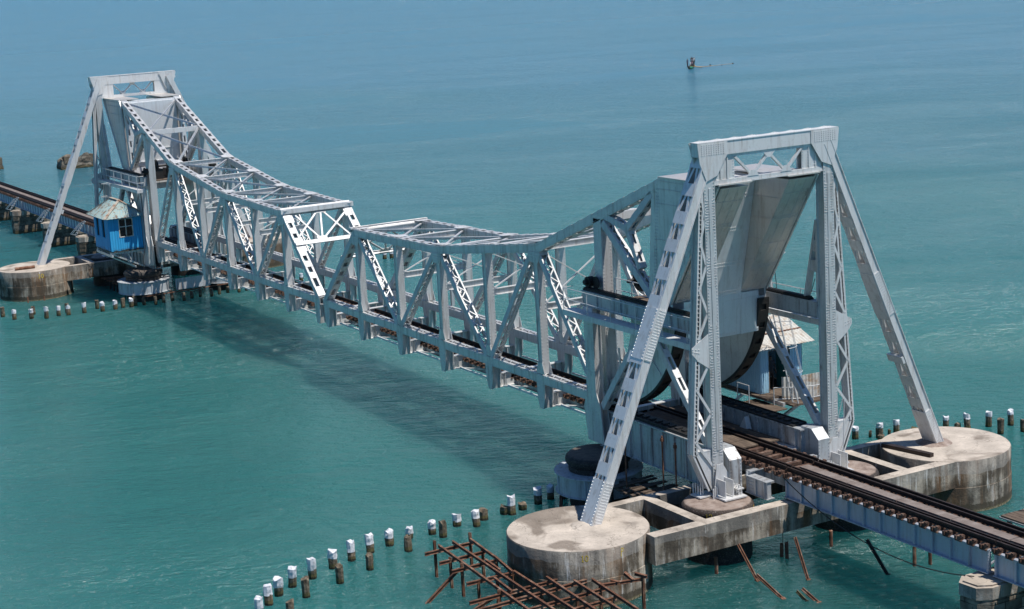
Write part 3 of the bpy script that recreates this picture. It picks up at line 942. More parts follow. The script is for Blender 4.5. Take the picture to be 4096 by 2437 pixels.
    mb.box(33.4, 42.7, s * 1.85, s * 2.82, 4.26, 4.32); mb.box(33.4, 42.7, s * 1.85, s * 2.82, 2.44, 2.48)
    for i in range(10):
        xx = 34.1 + .9 * i
        mb.box(xx, xx + .1, s * 2.72, s * 2.8, 2.485, 4.255); mb.box(xx, xx + .1, s * 1.87, s * 1.95, 2.485, 4.255)
        mb.rivets((xx + .05, s * 2.8, 2.6), (xx + .05, s * 2.8, 4.2), (0, s, 0), .13, .025)
        mb.rivets((xx + .05, s * 1.87, 2.6), (xx + .05, s * 1.87, 4.2), (0, -s, 0), .13, .025)
    for z in (2.56, 4.18): mb.rivets((33.6, s * 2.72, z), (42.5, s * 2.72, z), (0, s, 0), .15, .024)
    mb.build('track_girder', 'silver_worn', tower)
    mb = MB()
    mb.box(33.9, 42.0, s * 2.0, s * 2.5, 4.325, 4.6) if False else None
    mb.box(33.6, 42.1, s * 1.9, s * 2.7, 4.325, 4.40)
    for i in range(16):
        xx = 33.9 + .52 * i
        mb.box(xx, xx + .26, s * 2.1, s * 2.4, 4.401, 4.47)
    mb.box(33.6, 42.1, s * 2.62, s * 2.68, 4.401, 4.45)
    mb.box(33.6, 36.6, s * 2.0, s * 2.5, 4.471, 4.76) if False else None
    mb.build('toothed_track', 'black', tower)
    mb = MB()
    mb.prism([(42.45, 2.45), (43.62, 2.45), (43.62, 4.0), (43.15, 4.42), (42.45, 4.42)], s * 2.1, s * 2.72)
    for xx, zz in ((43.622, 2.6),):
        for yy in (2.15, 2.66): mb.rivets((xx, s * yy, 2.6), (xx, s * yy, 3.95), (1, 0, 0), .12, .026)
    mb.build('girder_end', 'silver_worn', tower)
    mb = MB()
    mb.box(43.63, 45.1, s * 1.7, s * 1.9, 2.5, 3.22); mb.box(43.63, 45.15, s * 1.55, s * 1.98, 3.22, 3.25); mb.box(43.63, 45.15, s * 1.55, s * 1.98, 2.47, 2.5)
    for xx in (44.3, 44.9): mb.box(xx, xx + .08, s * 1.9, s * 1.97, 2.51, 3.21)
    for i in range(5): mb.rivets((43.72 + .1 * i, s * 1.9, 2.6), (43.72 + .1 * i, s * 1.9, 3.15), (0, s, 0), .1, .027)
    mb.build('girder_seat', 'silver_worn', tower)
# portal beam
mb = MB()
mb.box(42.9, XF, -3.68, 3.68, 17.02, 17.58)
mb.box(42.87, XF + .03, -3.70, 3.70, 17.58, 17.61)
for yc in (-3.3, -2.4, -1.5, -.6, .6, 1.5, 2.4, 3.3):
    for i in range(5):
        mb.rivets((42.95 + .1 * i, yc - .25, 17.61), (42.7 + .15 * i, yc + .25, 17.61), (0, 0, 1), .09, .02)
for s in (-1, 1):
    mb.prism([(s * 3.72, 17.57), (s * 2.2, 17.57), (s * 2.2, 17.05), (s * 2.75, 16.2), (s * 3.3, 16.0), (s * 3.62, 16.75)], XF + .005, XF + .035, 'x')
    for j in range(6): mb.rivets((XF + .035, s * 2.4, 17.5 - .08 * j), (XF + .035, s * 3.5, 17.5 - .08 * j), (1, 0, 0), .1, .027)
    mb.prism([(s * 3.72, 17.57), (s * 2.2, 17.57), (s * 2.75, 16.2), (s * 3.3, 16.0)], 42.8, 42.83, 'x')
mb.build('portal_beam', 'silver_light', tower)
mb = MB()
for xx in (43.22, 42.9):
    mb.box(xx, xx + .12, -2.86, 2.86, 15.84, 15.98)
    mb.box(xx, xx + .12, -2.86, 2.86, 16.9, 17.015)
    for s in (-1, 1):
        mb.box(xx + .03, xx + .08, s * 1.78, s * 2.86, 15.981, 16.899)
        for yy in (1.84, 2.1, 2.45, 2.7): mb.rivets((xx + .08, s * yy, 16.0), (xx + .08, s * yy, 16.85), (1, 0, 0), .1, .026)
        for yy in (2.15, 2.5): mb.box(xx + .081, xx + .12, s * yy - .03, s * yy + .03, 15.99, 16.89)
    if xx < 43: continue
    pts = [(-1.75, 16.88), (-.85, 16.0), (.0, 16.88), (.9, 16.0), (1.75, 16.88)]
    for a, b in zip(pts, pts[1:]): mb.beam((xx + .06, a[0], a[1]), (xx + .06, b[0], b[1]), .12, .10, (1, 0, 0))
    for yy, zz in ((-.85, 15.99), (.9, 15.99)): mb.prism([(yy - .3, zz), (yy + .3, zz), (yy + .12, zz + .25), (yy - .12, zz + .25)], xx + .121, xx + .14, 'x')
    mb.prism([(-.28, 16.89), (.28, 16.89), (.1, 16.68), (-.1, 16.68)], xx + .121, xx + .14, 'x')
mb.box(42.88, 43.36, -2.86, 2.86, 15.78, 15.835)
mb.build('portal_lattice', 'silver_light', tower)
# deck through the tower
mb = MB()
for xx in (34.2, 36.6, 39.0, 41.4, 43.7):
    mb.box(xx - .03, xx + .03, -1.93, 1.93, 2.6, 3.38); mb.box(xx - .16, xx + .16, -1.84, 1.84, 3.38, 3.41)
mb.box(33.4, 45.1, -1.0, -.72, 2.9, 3.37); mb.box(33.4, 45.1, .72, 1.0, 2.9, 3.37)
mb.build('floor_beam', 'silver_worn', tower)
for i in range(8):
    x0 = 33.5 + i * .99
    for (ya, yb) in ((-.5, .5), (-1.75, -1.05), (1.05, 1.75)):
        mb = MB(); mb.box(x0, x0 + .97, ya, yb, 3.58, 3.63 + random.uniform(0, .02))
        mb.build('deck_plank', 'wood', tower)
for i in range(18):
    mb = MB(); sleeper_mesh(mb, 33.6 + 11.4 * i / 17, 1.3)
    mb.build('sleeper', 'sleeper', tower)
rails(33.06, 45.1, tower)
mb = MB()
for s in (-1, 1):
    mb.prism([(40.2, 3.36), (42.4, 3.36), (42.4, 3.42), (40.2, 3.42)], s * 1.35, s * 1.93)
    mb.build('deck_plate', 'silver_light', tower); mb = MB()
    mb.prism([(38.4, 3.4), (39.2, 3.4), (38.95, 4.2)], s * 1.87, s * 1.6)
    mb.build('stiffener', 'silver_light', tower)

# ------------------------------------------------------------------ approach spans
def span(x0, x1, label, mirror=False):
    t = thing('approach_span', label, 'bridge span', (x0, 0, 0), 'approach spans of the railway')
    L = x1 - x0
    a0, a1 = x0 + .12, x1 - .12
    for s in (-1, 1):
        mb = MB()
        mb.box(a0, a1, s * .99 - .012, s * .99 + .012, 2.5, 3.36)
        for zz in (2.46, 3.36): mb.box(a0, a1, s * .99 - .17, s * .99 + .17, zz, zz + .04)
        n = int(L / 1.0)
        for i in range(n + 1):
            xx = a0 + .06 + (a1 - a0 - .12) * i / n
            mb.box(xx - .05, xx + .05, s * 1.003, s * 1.09, 2.501, 3.359)
            for q in (.025,): mb.rivets((xx + q, s * 1.09, 2.55), (xx + q, s * 1.09, 3.33), (0, s, 0), .09, .02)
        for zz in (2.53, 3.33): mb.rivets((a0, s * 1.003, zz), (a1, s * 1.003, zz), (0, s, 0), .12, .02)
        mb.build('plate_girder', 'girder', t)
    mb = MB()
    for i in range(6):
        xx = a0 + .3 + (a1 - a0 - .6) * i / 5
        mb.beam((xx, -.95, 2.6), (xx, .95, 3.3), .06, .06, (1, 0, 0)); mb.beam((xx + .07, .95, 2.6), (xx + .07, -.95, 3.3), .06, .06, (1, 0, 0))
    mb.build('cross_brace', 'girder', t)
    n = int(L / .62)
    for i in range(n):
        mb = MB(); sleeper_mesh(mb, x0 + L * (i + .5) / n, 1.18, 3.402)
        mb.build('sleeper', 'sleeper', t)
    rails(x0 + .01, x1 - .01, t, 3.55)
    k = 4
    for i in range(k):
        mb = MB()
        mb.box(x0 + L * i / k + .015, x0 + L * (i + 1) / k - .015, -.2, .28, 3.56, 3.615)
        mb.build('walk_board', 'board', t)
    return t
span(45.15, 57.2, 'grey plate girder approach span joined to the nearer tower, with a cable along it')
span(57.22, 69.4, 'approach span cut by the right edge beyond the corner masonry pier')
span(-57.2, -45.15, 'first approach span beyond the farther tower, partly hidden by the blue cabin')
span(-69.4, -57.22, 'second approach span beyond the farther tower, crossed by the raking strut')
span(-81.6, -69.42, 'third approach span beyond the farther tower')
span(-93.8, -81.62, 'last approach span in view at the left edge')
span(-106.0, -93.82, 'far approach span running out of the frame at left')

index_kids()
leaf2 = copy_tree(leaf); leaf2.location = (-36, 0, 0); leaf2.rotation_euler = (0, 0, PI)
leaf2['label'] = 'farther rolling truss leaf of the lift bridge, showing the bright sunlit end portal'
tower2 = copy_tree(tower); tower2.location = (-40, 0, 0); tower2.rotation_euler = (0, 0, PI)
tower2['label'] = 'farther steel tower at the left, its raking leg coming down beside the blue cabin'

# ------------------------------------------------------------------ writing strokes
GL = {'0': [[(.5, 1), (.15, .8), (.1, .3), (.4, 0), (.75, .15), (.85, .7), (.5, 1)]],
      '1': [[(.35, .8), (.55, 1), (.55, 0)], [(.3, 0), (.8, 0)]],
      '2': [[(.1, .75), (.35, 1), (.75, .9), (.75, .6), (.1, 0), (.9, 0)]],
      '9': [[(.8, .65), (.5, .45), (.2, .65), (.4, 1), (.75, .9), (.8, .5), (.55, 0)]],
      'P': [[(.2, -.2), (.3, 1), (.75, .9), (.7, .55), (.3, .45)]]}
def strokes(text, place, h, wd, wid=.05):
    """place(u, v) maps flat glyph space onto a surface"""
    mb = MB()
    for i, ch in enumerate(text):
        for pl in GL[ch]:
            for a, b in zip(pl, pl[1:]):
                du, dv = b[0] - a[0], b[1] - a[1]
                l = math.hypot(du * wd, dv * h) or 1
                nu, nv = -dv * h / l * wid / 2, du * wd / l * wid / 2
                q = []
                for (p, k) in ((a, 1), (b, 1), (b, -1), (a, -1)):
                    q.append(place((p[0] + i) * wd + nu * k - len(text) * wd / 2, p[1] * h + nv * k))
                mb.add(q, [(0, 1, 2, 3)])
    return mb
def on_cyl(cx, cy, r, ang, z0):
    def f(u, v):
        a = ang + u / r
        return (cx + (r + .006) * math.cos(a), cy + (r + .006) * math.sin(a), z0 + v)
    return f

# ------------------------------------------------------------------ concrete foundations
def jag(n, amp): return [random.uniform(-amp, amp) for _ in range(n)]
def foundation(sx, c1, c2, label):
    t = thing('caisson_foundation', label, 'bridge foundation', (sx * 43.2, 0, 0), 'concrete caisson foundations')
    for (cx, cy) in (c1, c2):
        mb = MB()
        mb.lathe([(2.98, -1.2), (2.98, .5), (2.97, 1.15), (2.95, 1.17), (2.95, 2.36), (2.92, 2.4), (0.001, 2.4)], cx, cy, 96)
        cs = mb.build('caisson', 'concrete', t, True)
        if sx > 0:
            a = math.atan2(CAM.y - cy, CAM.x - cx)
            if cy < 0:
                strokes('10', on_cyl(cx, cy, 2.95, a + .07, 1.98), .25, .17, .035).build('painted_number', 'yellow', cs)
                strokes('P', on_cyl(cx, cy, 2.95, a + .62, 2.0), .3, .2, .035).build('painted_letter', 'yellow', cs)
        elif cy < 0:
            a = math.atan2(CAM.y - cy, CAM.x - cx)
            strokes('10', on_cyl(cx, cy, 2.95, a + .15, 1.85), .32, .26, .06).build('painted_number', 'yellow', cs)
    for (xa, xb) in ((41.0, 41.5), (45.28, 45.88)):
        mb = MB()
        mb.box(sx * xa, sx * xb, -8.2, 8.2, 1.18, 2.385)
        mb.build('tie_beam', 'concrete', t)
    for s in (-1, 1):
        mb = MB(); mb.box(sx * 41.5, sx * 45.28, s * 5.25, s * 5.75, 1.3, 2.38)
        mb.build('cross_beam', 'concrete', t)
    for s, (cx, cy) in ((-1, c1), (1, c2)):
        mb = MB()     # rusty mortar shoe round the strut foot
        mb.lathe([(.85, 2.402), (.55, 2.5), (.3, 2.55), (.01, 2.55)], sx * 42.98, s * 9.42, 14)
        for i, v in enumerate(mb.v): mb.v[i] = (v[0] + random.uniform(-.05, .05), v[1] + random.uniform(-.05, .05), v[2])
        mb.build('mortar_shoe', 'rustpier' if s > 0 else 'concrete', t, True)
    return t
foundation(1, (42.95, -10.0), (43.45, 9.65), 'two round concrete caissons with tie beams under the nearer tower')
foundation(-1, (-43.2, -9.9), (-43.2, 9.9), 'two round concrete caissons with tie beams under the farther tower, the left one before it')

mb = MB(); mb.beam((42.0, 7.2, 2.49), (44.7, 7.7, 2.49), .26, .17, (0, 1, 0))
tag(mb.build('timber_baulk', 'rail'), 'dark timber baulk lying on top of the right-hand round caisson', 'timber')
mb = MB(); mb.tube([(-42.3, -11.7, 2.53), (-42.2, -10.1, 2.53)], .13, 12)
o = tag(mb.build('steel_pipe', 'rust', None, True), 'short rusty pipe lying on the left-hand round caisson', 'pipe')

# steel cylinder piers
def cyl_pier(x, y, kind, label, grp, nums=False):
    t = thing('cylinder_pier', label, 'pier', (x, y, 0), grp)
    mb = MB()
    mb.lathe([(1.42, -1.2), (1.42, 1.9)], x, y, 48); mb.build('shaft', 'tar', t, True)
    mb = MB()
    prof = [(1.40, 1.91)] + [(1.30 + .26 * math.cos(a), 2.18 + .27 * math.sin(a)) for a in [math.radians(q) for q in range(-70, 91, 20)]] + [(1.26, 2.452), (1.1, 2.455), (.6, 2.46), (0.001, 2.47)]
    mb.lathe(prof, x, y, 56)
    cp = mb.build('cap', 'rustpier' if kind else 'tar', t, True)
    if nums:
        for tx, dg in (('12', -50), ('11', -26), ('10', 6), ('9', 40)):
            strokes(tx, on_cyl(x, y, 1.555, math.radians(dg), 2.03), .26, .17, .04).build('painted_number', 'yellow', cp)
    if not kind:
        mb = MB()
        for r0, r1 in ((1.95, 1.99),):
            mb.lathe([(r0, .72), (r1, .72), (r1, 1.62), (r0, 1.62), (r0, .72)], x, y, 56)
            mb.lathe([(r1, 1.62), (r1 + .12, 1.62), (r1 + .12, 1.66), (r0 - .1, 1.66)], x, y, 56); mb.lathe([(r1, .72), (r1 + .1, .72), (r1 + .1, .69), (r0, .69)], x, y, 56)
        for i in range(7):
            a = 2 * PI * i / 7
            mb.beam((x + 2.0 * math.cos(a), y + 2.0 * math.sin(a), .73), (x + 2.0 * math.cos(a), y + 2.0 * math.sin(a), 1.61), .08, .1, (math.cos(a), math.sin(a), 0))
        sg = -1 if x > 0 else 1
        ys = (y, 0)
        mb.box(x - sg * -1.9, x - sg * -1.95, y * .42, 0, .72, 1.62)
        mb.build('collar', 'collar', t)
    return t
for sx, nm in ((1, 'nearer'), (-1, 'farther')):
    for sy in (-1, 1):
        sd = 'left' if sy < 0 else 'right'
        cyl_pier(sx * 43.65, sy * 3.45, True, f'rusty topped round steel pier under the {sd} leg of the {nm} tower', 'rusty round piers', sx > 0 and sy < 0)
        cyl_pier(sx * 34.2, sy * 3.45, False, f'tarred black round pier in grey collar, {sd} one under the {nm} leaf', 'tarred round piers')

# ------------------------------------------------------------------ masonry piers
def mpier(x, label, caps=True):
    t = thing('masonry_pier', label, 'pier', (x, 0, 0), 'masonry piers of the approach viaduct')
    def outline(w, l, ch): return [(x - w, -l + ch), (x - w * .45, -l), (x + w * .6, -l + .05), (x + w, -l + ch), (x + w, l - ch), (x + w * .5, l), (x - w * .5, l), (x - w, l - ch)]
    mb = MB()
    mb.prism(outline(.78, 2.35, .55), 1.9, 2.36, 'z'); mb.prism(outline(.66, 2.2, .5), 2.36, 2.42, 'z')
    mb.build('pier_cap', 'masonry_cap', t)
    mb = MB()
    z = -1.0
    k = 0
    while z < 1.86:
        h = .40
        w_ = .74 + random.uniform(-.03, .03) + .05 * (1 if z < .4 else 0)
        mb.prism(outline(w_, 2.3 + random.uniform(-.05, .03), .5), z, min(z + h, 1.9), 'z'); z += h
    mb.build('pier_shaft', 'masonry', t)
    return t
mpier(57.2, 'square cut masonry pier under the girder joint at the bottom right corner')
for x, lb in ((-57.2, 'stone pier nearest to the blue cabin under the left approach'), (-69.4, 'stone pier behind the raking strut under the left approach'), (-81.6, 'stone pier nearest the left edge with a ladder on it'), (-93.8, 'stone pier cut off by the left edge of the frame')):
    mpier(x, lb)
# inspection ladders on the far piers
for x, lb in ((-57.6, 'white steel ladder on the pier beside the blue cabin'), (-69.8, 'white steel ladder on the pier just left of the raking strut'), (-82.0, 'white steel ladder on the leftmost visible pier')):
    mb = MB()
    for yy in (0, .42):
        mb.beam((x + yy, -1.35, 3.7), (x - .7 + yy, -2.15, 2.42), .05, .05, (1, 0, 0)); mb.beam((x - .25 + yy, -1.75, 3.5), (x - .95 + yy, -2.5, 2.5), .05, .05, (1, 0, 0))
    for i in range(7):
        q = i / 6
        mb.beam((x - .7 * q, -1.35 - .8 * q, 3.7 - 1.28 * q), (x - .7 * q + .42, -1.35 - .8 * q, 3.7 - 1.28 * q), .05, .04, (0, 1, 0))
        if i % 2 == 0: mb.beam((x - .7 * q, -1.35 - .8 * q, 3.7 - 1.28 * q), (x - .25 - .7 * q, -1.75 - .75 * q, 3.5 - q), .04, .04, (1, 0, 0))
    tag(mb.build('pier_ladder', 'pipe'), lb, 'ladder', 'pier ladders')

# ------------------------------------------------------------------ blue cabin
cab = thing('cabin', 'bright blue board cabin with peeling hipped roof beside the farther tower', 'cabin', (-36, -4.6, 4.2))
x0, x1, y0, y1, z0, z1 = -37.9, -33.9, -5.95, -3.3, 4.25, 7.0
def boards_y(mb, x, ya, yb, za, zb, out):      # wall with face normal x, boards along z
    n = max(1, int(round((yb - ya) / .2)))
    for i in range(n):
        a, b = ya + (yb - ya) * i / n, ya + (yb - ya) * (i + 1) / n
        j = random.uniform(-.008, .008)
        mb.box(x - .04, x + .04 + j * out, a + .009, b - .009, za + random.uniform(-.06, .01), zb)
def boards_x(mb, y, xa, xb, za, zb):
    n = max(1, int(round((xb - xa) / .2)))
    for i in range(n):
        a, b = xa + (xb - xa) * i / n, xa + (xb - xa) * (i + 1) / n
        mb.box(a + .009, b - .009, y - .04, y + .04 + random.uniform(-.008, .008), za + random.uniform(-.06, .01), zb)
mb = MB()
wy0, wy1, wz0, wz1 = -5.15, -4.05, 5.3, 6.75
boards_y(mb, x1, y0, wy0, z0, z1, 1); boards_y(mb, x1, wy1, y1, z0, z1, 1); boards_y(mb, x1, wy0, wy1, z0, wz0, 1); boards_y(mb, x1, wy0, wy1, wz1, z1, 1)
mb.box(x1 - .05, x1 - .042, y0, wy0, z0, z1); mb.box(x1 - .05, x1 - .042, wy1, y1, z0, z1); mb.box(x1 - .05, x1 - .042, wy0, wy1, z0, wz0)
for (a, b) in ((x0, -37.3), (-36.5, -35.75), (-34.95, x1 - .05)): boards_x(mb, y0, a, b, z0, z1)
for (a, b) in ((-37.3, -36.5), (-35.75, -34.95)): boards_x(mb, y0, a, b, z0, 5.2); boards_x(mb, y0, a, b, 6.7, z1)
mb.box(x0, x1 - .05, y0 + .042, y0 + .05, z0, 5.2)
boards_y(mb, x0, y0 + .05, y1, z0, z1, -1); boards_x(mb, y1, x0, x1 - .05, z0, z1)
mb.build('wall', 'blue', cab)
mb = MB(); mb.box(x0 - .02, x1 + .02, y0 - .02, y1 + .02, z0 - .12, z0 - .065); mb.build('floor', 'wood', cab)
for (fr_, pa) in ((('x', wy0, wy1, wz0, wz1), None),):
    mb = MB()
    for yy in (wy0, (wy0 + wy1) / 2, wy1): mb.box(x1 - .03, x1 + .07, yy - .035, yy + .035, wz0, wz1)
    for zz in (wz0, (wz0 + wz1) / 2 + .1, wz1): mb.box(x1 - .028, x1 + .072, wy0, wy1, zz - .03, zz + .03)
    wf = mb.build('window', 'fence', cab)
    mb = MB(); mb.box(x1 - .04, x1 - .035, wy0, wy1, wz0, wz1); mb.build('pane', 'glass', wf)
    mb = MB()
    for i in range(5): mb.box(x1 - .03, x1 - .01, -4.5 + .08 * i, -4.48 + .08 * i, wz0, 6.0)
    mb.build('bars', 'rust', wf)
for (a, b) in ((-37.3, -36.5), (-35.75, -34.95)):
    mb = MB()
    for xx in (a, b): mb.box(xx - .03, xx + .03, y0 - .06, y0 + .03, 5.2, 6.7)
    for zz in (5.2, 6.7): mb.box(a, b, y0 - .058, y0 + .03, zz - .03, zz + .03)
    wf = mb.build('window', 'blue', cab)
    mb = MB(); mb.box(a, b, y0 + .03, y0 + .04, 5.2, 6.7); mb.build('pane', 'dark', wf)
# hipped corrugated roof
ex0, ex1, ey0, ey1, ez = x0 - .5, x1 + .45, y0 - .45, y1 + .4, 6.88
ry, rz, ra, rb = (ey0 + ey1) / 2, 8.12, ex0 + 1.3, ex1 - 1.45
def corr(mb, A, B, C, Dd, n):       # eave A-B, ridge D-C; corrugated sheet
    A, B, C, Dd = map(V, (A, B, C, Dd))
    nr = ((B - A).cross(Dd - A)).normalized()
    if nr.z < 0: nr = -nr
    vs = []
    for i in range(2 * n + 1):
        t = i / (2 * n)
        o = nr * (.022 if i % 2 else -.012)
        vs += [A.lerp(B, t) + o, Dd.lerp(C, t) + o]
    k = len(vs)
    vs += [v - nr * .02 for v in vs]
    fs = []
    for i in range(2 * n):
        fs += [(2 * i, 2 * i + 2, 2 * i + 3, 2 * i + 1), (k + 2 * i, k + 2 * i + 1, k + 2 * i + 3, k + 2 * i + 2), (2 * i, k + 2 * i, k + 2 * i + 2, 2 * i + 2)]
    mb.add(vs, fs)
mb = MB()
corr(mb, (ex0, ey0, ez), (ex1, ey0, ez), (rb, ry, rz), (ra, ry, rz), 20)
corr(mb, (ex0, ey1, ez), (ex1, ey1, ez), (rb, ry, rz), (ra, ry, rz), 20)
corr(mb, (ex1, ey0, ez), (ex1, ey1, ez), (rb, ry + .02, rz), (rb, ry - .02, rz), 11)
corr(mb, (ex0, ey0, ez), (ex0, ey1, ez), (ra, ry + .02, rz), (ra, ry - .02, rz), 11)
rf = mb.build('roof', 'roof', cab)
mb = MB()
for (a, b) in (((ra, ry), (rb, ry)),): mb.beam((a[0], a[1], rz + .03), (b[0], b[1], rz + .03), .26, .05)
for (a, b) in (((ex1, ey0), (rb, ry)), ((ex1, ey1), (rb, ry)), ((ex0, ey0), (ra, ry)), ((ex0, ey1), (ra, ry))):
    mb.beam((a[0], a[1], ez + .03), (b[0], b[1], rz + .03), .24, .045, (b[1] - a[1], -(b[0] - a[0]), 0))
mb.build('roof_capping', 'roofcap', rf)
# support brackets under the cabin
mb = MB()
for xx in (-37.6, -34.1):
    mb.beam((xx, -6.0, 4.05), (xx, -3.2, 4.05), .16, .2, (1, 0, 0)); mb.beam((xx, -5.8, 3.95), (xx, -3.3, 2.7), .12, .12, (1, 0, 0)); mb.beam((xx, -4.6, 4.0), (xx, -4.2, 3.1), .1, .08, (1, 0, 0))
for yy in (-5.9, -3.4): mb.beam((-38.0, yy, 3.85), (-33.8, yy, 3.85), .14, .18)
mb.beam((-37.9, -5.9, 3.8), (-34.0, -4.0, 2.75), .12, .14); mb.beam((-36.3, -5.9, 3.8), (-35.0, -4.5, 3.05), .1, .1); mb.beam((-34.8, -5.0, 3.8), (-34.4, -4.2, 2.9), .1, .1)
mb.build('support_bracket', 'silver', cab)
mb = MB()
for yy in (-5.6, -4.9): mb.tube([(-38.0, yy, 5.2), (-38.8, yy, 5.2), (-38.8, yy, 4.2)], .025)
for zz in (4.25, 4.75, 5.2): mb.tube([(-38.8, -5.6, zz), (-38.8, -4.0, zz)], .022)
mb.box(-38.9, -37.95, -5.7, -3.6, 4.12, 4.18)
mb.build('landing_rail', 'pipe', cab)

# ------------------------------------------------------------------ pale hut on the far side of the nearer tower
hut = thing('hut', 'pale blue corrugated hut with cream roof and open doorway behind the nearer tower', 'hut', (35.5, 5.2, 4.4))
hx0, hx1, hy0, hy1, hz0, hz1 = 33.4, 36.95, 4.1, 6.6, 4.45, 6.75
def corr_wall(mb, p, q, za, zb, n):
    p, q = V(p), V(q)
    t = (q - p); nr = V((t.y, -t.x, 0)).normalized()
    vs = []
    for i in range(2 * n + 1):
        c = p.lerp(q, i / (2 * n)) + nr * (.025 if i % 2 else -.015)
        vs += [(c.x, c.y, za), (c.x, c.y, zb)]
    k = len(vs)
    vs += [(v[0] - nr.x * .02, v[1] - nr.y * .02, v[2]) for v in vs]
    fs = []
    for i in range(2 * n): fs += [(2 * i, 2 * i + 2, 2 * i + 3, 2 * i + 1), (k + 2 * i, k + 2 * i + 1, k + 2 * i + 3, k + 2 * i + 2), (2 * i + 1, 2 * i + 3, k + 2 * i + 3, k + 2 * i + 1)]
    mb.add(vs, fs)
dy0, dy1, dzt = 4.65, 5.85, 6.45
mb = MB()
corr_wall(mb, (hx0, hy0, 0), (hx1, hy0, 0), hz0, hz1, 22)
corr_wall(mb, (hx1, hy0 + .03, 0), (hx1, dy0, 0), hz0, hz1, 4); corr_wall(mb, (hx1, dy1, 0), (hx1, hy1, 0), hz0, hz1, 5); corr_wall(mb, (hx1, dy0, 0), (hx1, dy1, 0), dzt, hz1, 8)
corr_wall(mb, (hx0, hy1, 0), (hx1, hy1, 0), hz0, hz1, 20)
corr_wall(mb, (hx0, hy0 + .03, 0), (hx0, 4.95, 0), hz0, hz1, 6); corr_wall(mb, (hx0, 5.5, 0), (hx0, hy1, 0), hz0, hz1, 7); corr_wall(mb, (hx0, 4.95, 0), (hx0, 5.5, 0), hz0, 5.6, 4)
mb.build('wall', 'hutblue', hut)
mb = MB()
corr(mb, (hx1 + .5, hy0 - .5, hz1 - .05), (hx1 + .5, hy1 + .45, hz1 - .05), (35.0, hy1 + .45, hz1 + .95), (35.0, hy0 - .5, hz1 + .95), 18)
corr(mb, (hx0 - .3, hy0 - .5, hz1 + .1), (hx0 - .3, hy1 + .45, hz1 + .1), (35.0, hy1 + .45, hz1 + .95), (35.0, hy0 - .5, hz1 + .95), 18)
mb.build('roof', 'hutroof', hut)
for yy in (hy0, hy1):
    mb = MB(); mb.prism([(hx0 + .03, hz1 + .01), (hx1 - .03, hz1 + .01), (35.0, hz1 + .85)], yy - .01, yy + .01); mb.build('gable', 'hutblue', hut)
mb = MB(); mb.beam((36.35, hy0 - .5, hz1 + .42), (36.35, hy1 + .45, hz1 + .42), .12, .03, (1, 0, 0)); mb.build('roof_capping', 'rust', hut)
mb = MB(); mb.box(hx1 - .02, hx1 + .02, dy0 - .05, dy0, hz0, dzt); mb.box(hx1 - .02, hx1 + .02, dy1, dy1 + .05, hz0, dzt); mb.box(hx1 - .02, hx1 + .02, dy0, dy1, dzt, dzt + .05)
mb.build('door_frame', 'wood', hut)
mb = MB(); mb.box(hx1 - .85, hx1 - .05, dy1 - .12, dy1 - .08, hz0, dzt - .05)
dr = mb.build('door', 'green', hut)
mb = MB(); mb.box(hx1 - .4, hx1 - .2, dy1 - .14, dy1 - .12, 5.6, 5.7); mb.build('handle', 'pipe', dr)
mb = MB(); mb.box(hx0, hx1 + .9, hy0 - .3, hy1 + .2, hz0 - .1, hz0 - .01)
mb.box(hx1 - .4, hx1 + 2.0, hy0 - .9, hy0 - .0, hz0 - .35, hz0 - .29)
mb.build('platform', 'wood', hut)
mb = MB()
for yy in (4.2, 6.4): mb.beam((33.5, yy, 4.25), (38.6, yy, 4.25), .14, .18)
mb.beam((34.0, 6.2, 4.2), (34.0, 3.5, 2.75), .12, .12, (1, 0, 0)); mb.beam((38.0, 6.2, 4.2), (37.6, 3.6, 2.8), .12, .12, (1, 0, 0))
mb.beam((36.0, 6.2, 4.2), (36.0, 3.4, 3.0), .1, .1, (1, 0, 0))
mb.build('support_bracket', 'silver', hut)
def rail_run(mb, pts, z, h=1.0, mids=(.5,)):
    for p in pts: mb.tube([(p[0], p[1], z), (p[0], p[1], z + h)], .025)
    for a, b in zip(pts, pts[1:]):
        for q in (*[m * h for m in mids], h): mb.tube([(a[0], a[1], z + q), (b[0], b[1], z + q)], .022)
mb = MB()
rail_run(mb, [(36.4, 3.15, 0), (37.3, 3.15, 0)], 4.1)
mb.build('railing', 'pipe', hut); mb = MB()
rail_run(mb, [(38.1, 4.0, 0), (38.6, 4.7, 0), (39.0, 5.6, 0), (39.0, 6.8, 0)], 3.9, 1.1)
mb.build('railing', 'pipe', hut)
mb = MB()
corr_wall(mb, (38.0, 4.55, 0), (38.5, 5.35, 0), 4.3, 5.4, 5); corr_wall(mb, (38.5, 5.35, 0), (38.6, 7.0, 0), 4.3, 5.45, 9)
mb.build('sheet_screen', 'fence', hut)
mb = MB(); mb.box(37.0, 39.0, 4.4, 7.0, 4.18, 4.26); mb.build('landing', 'wood', hut)

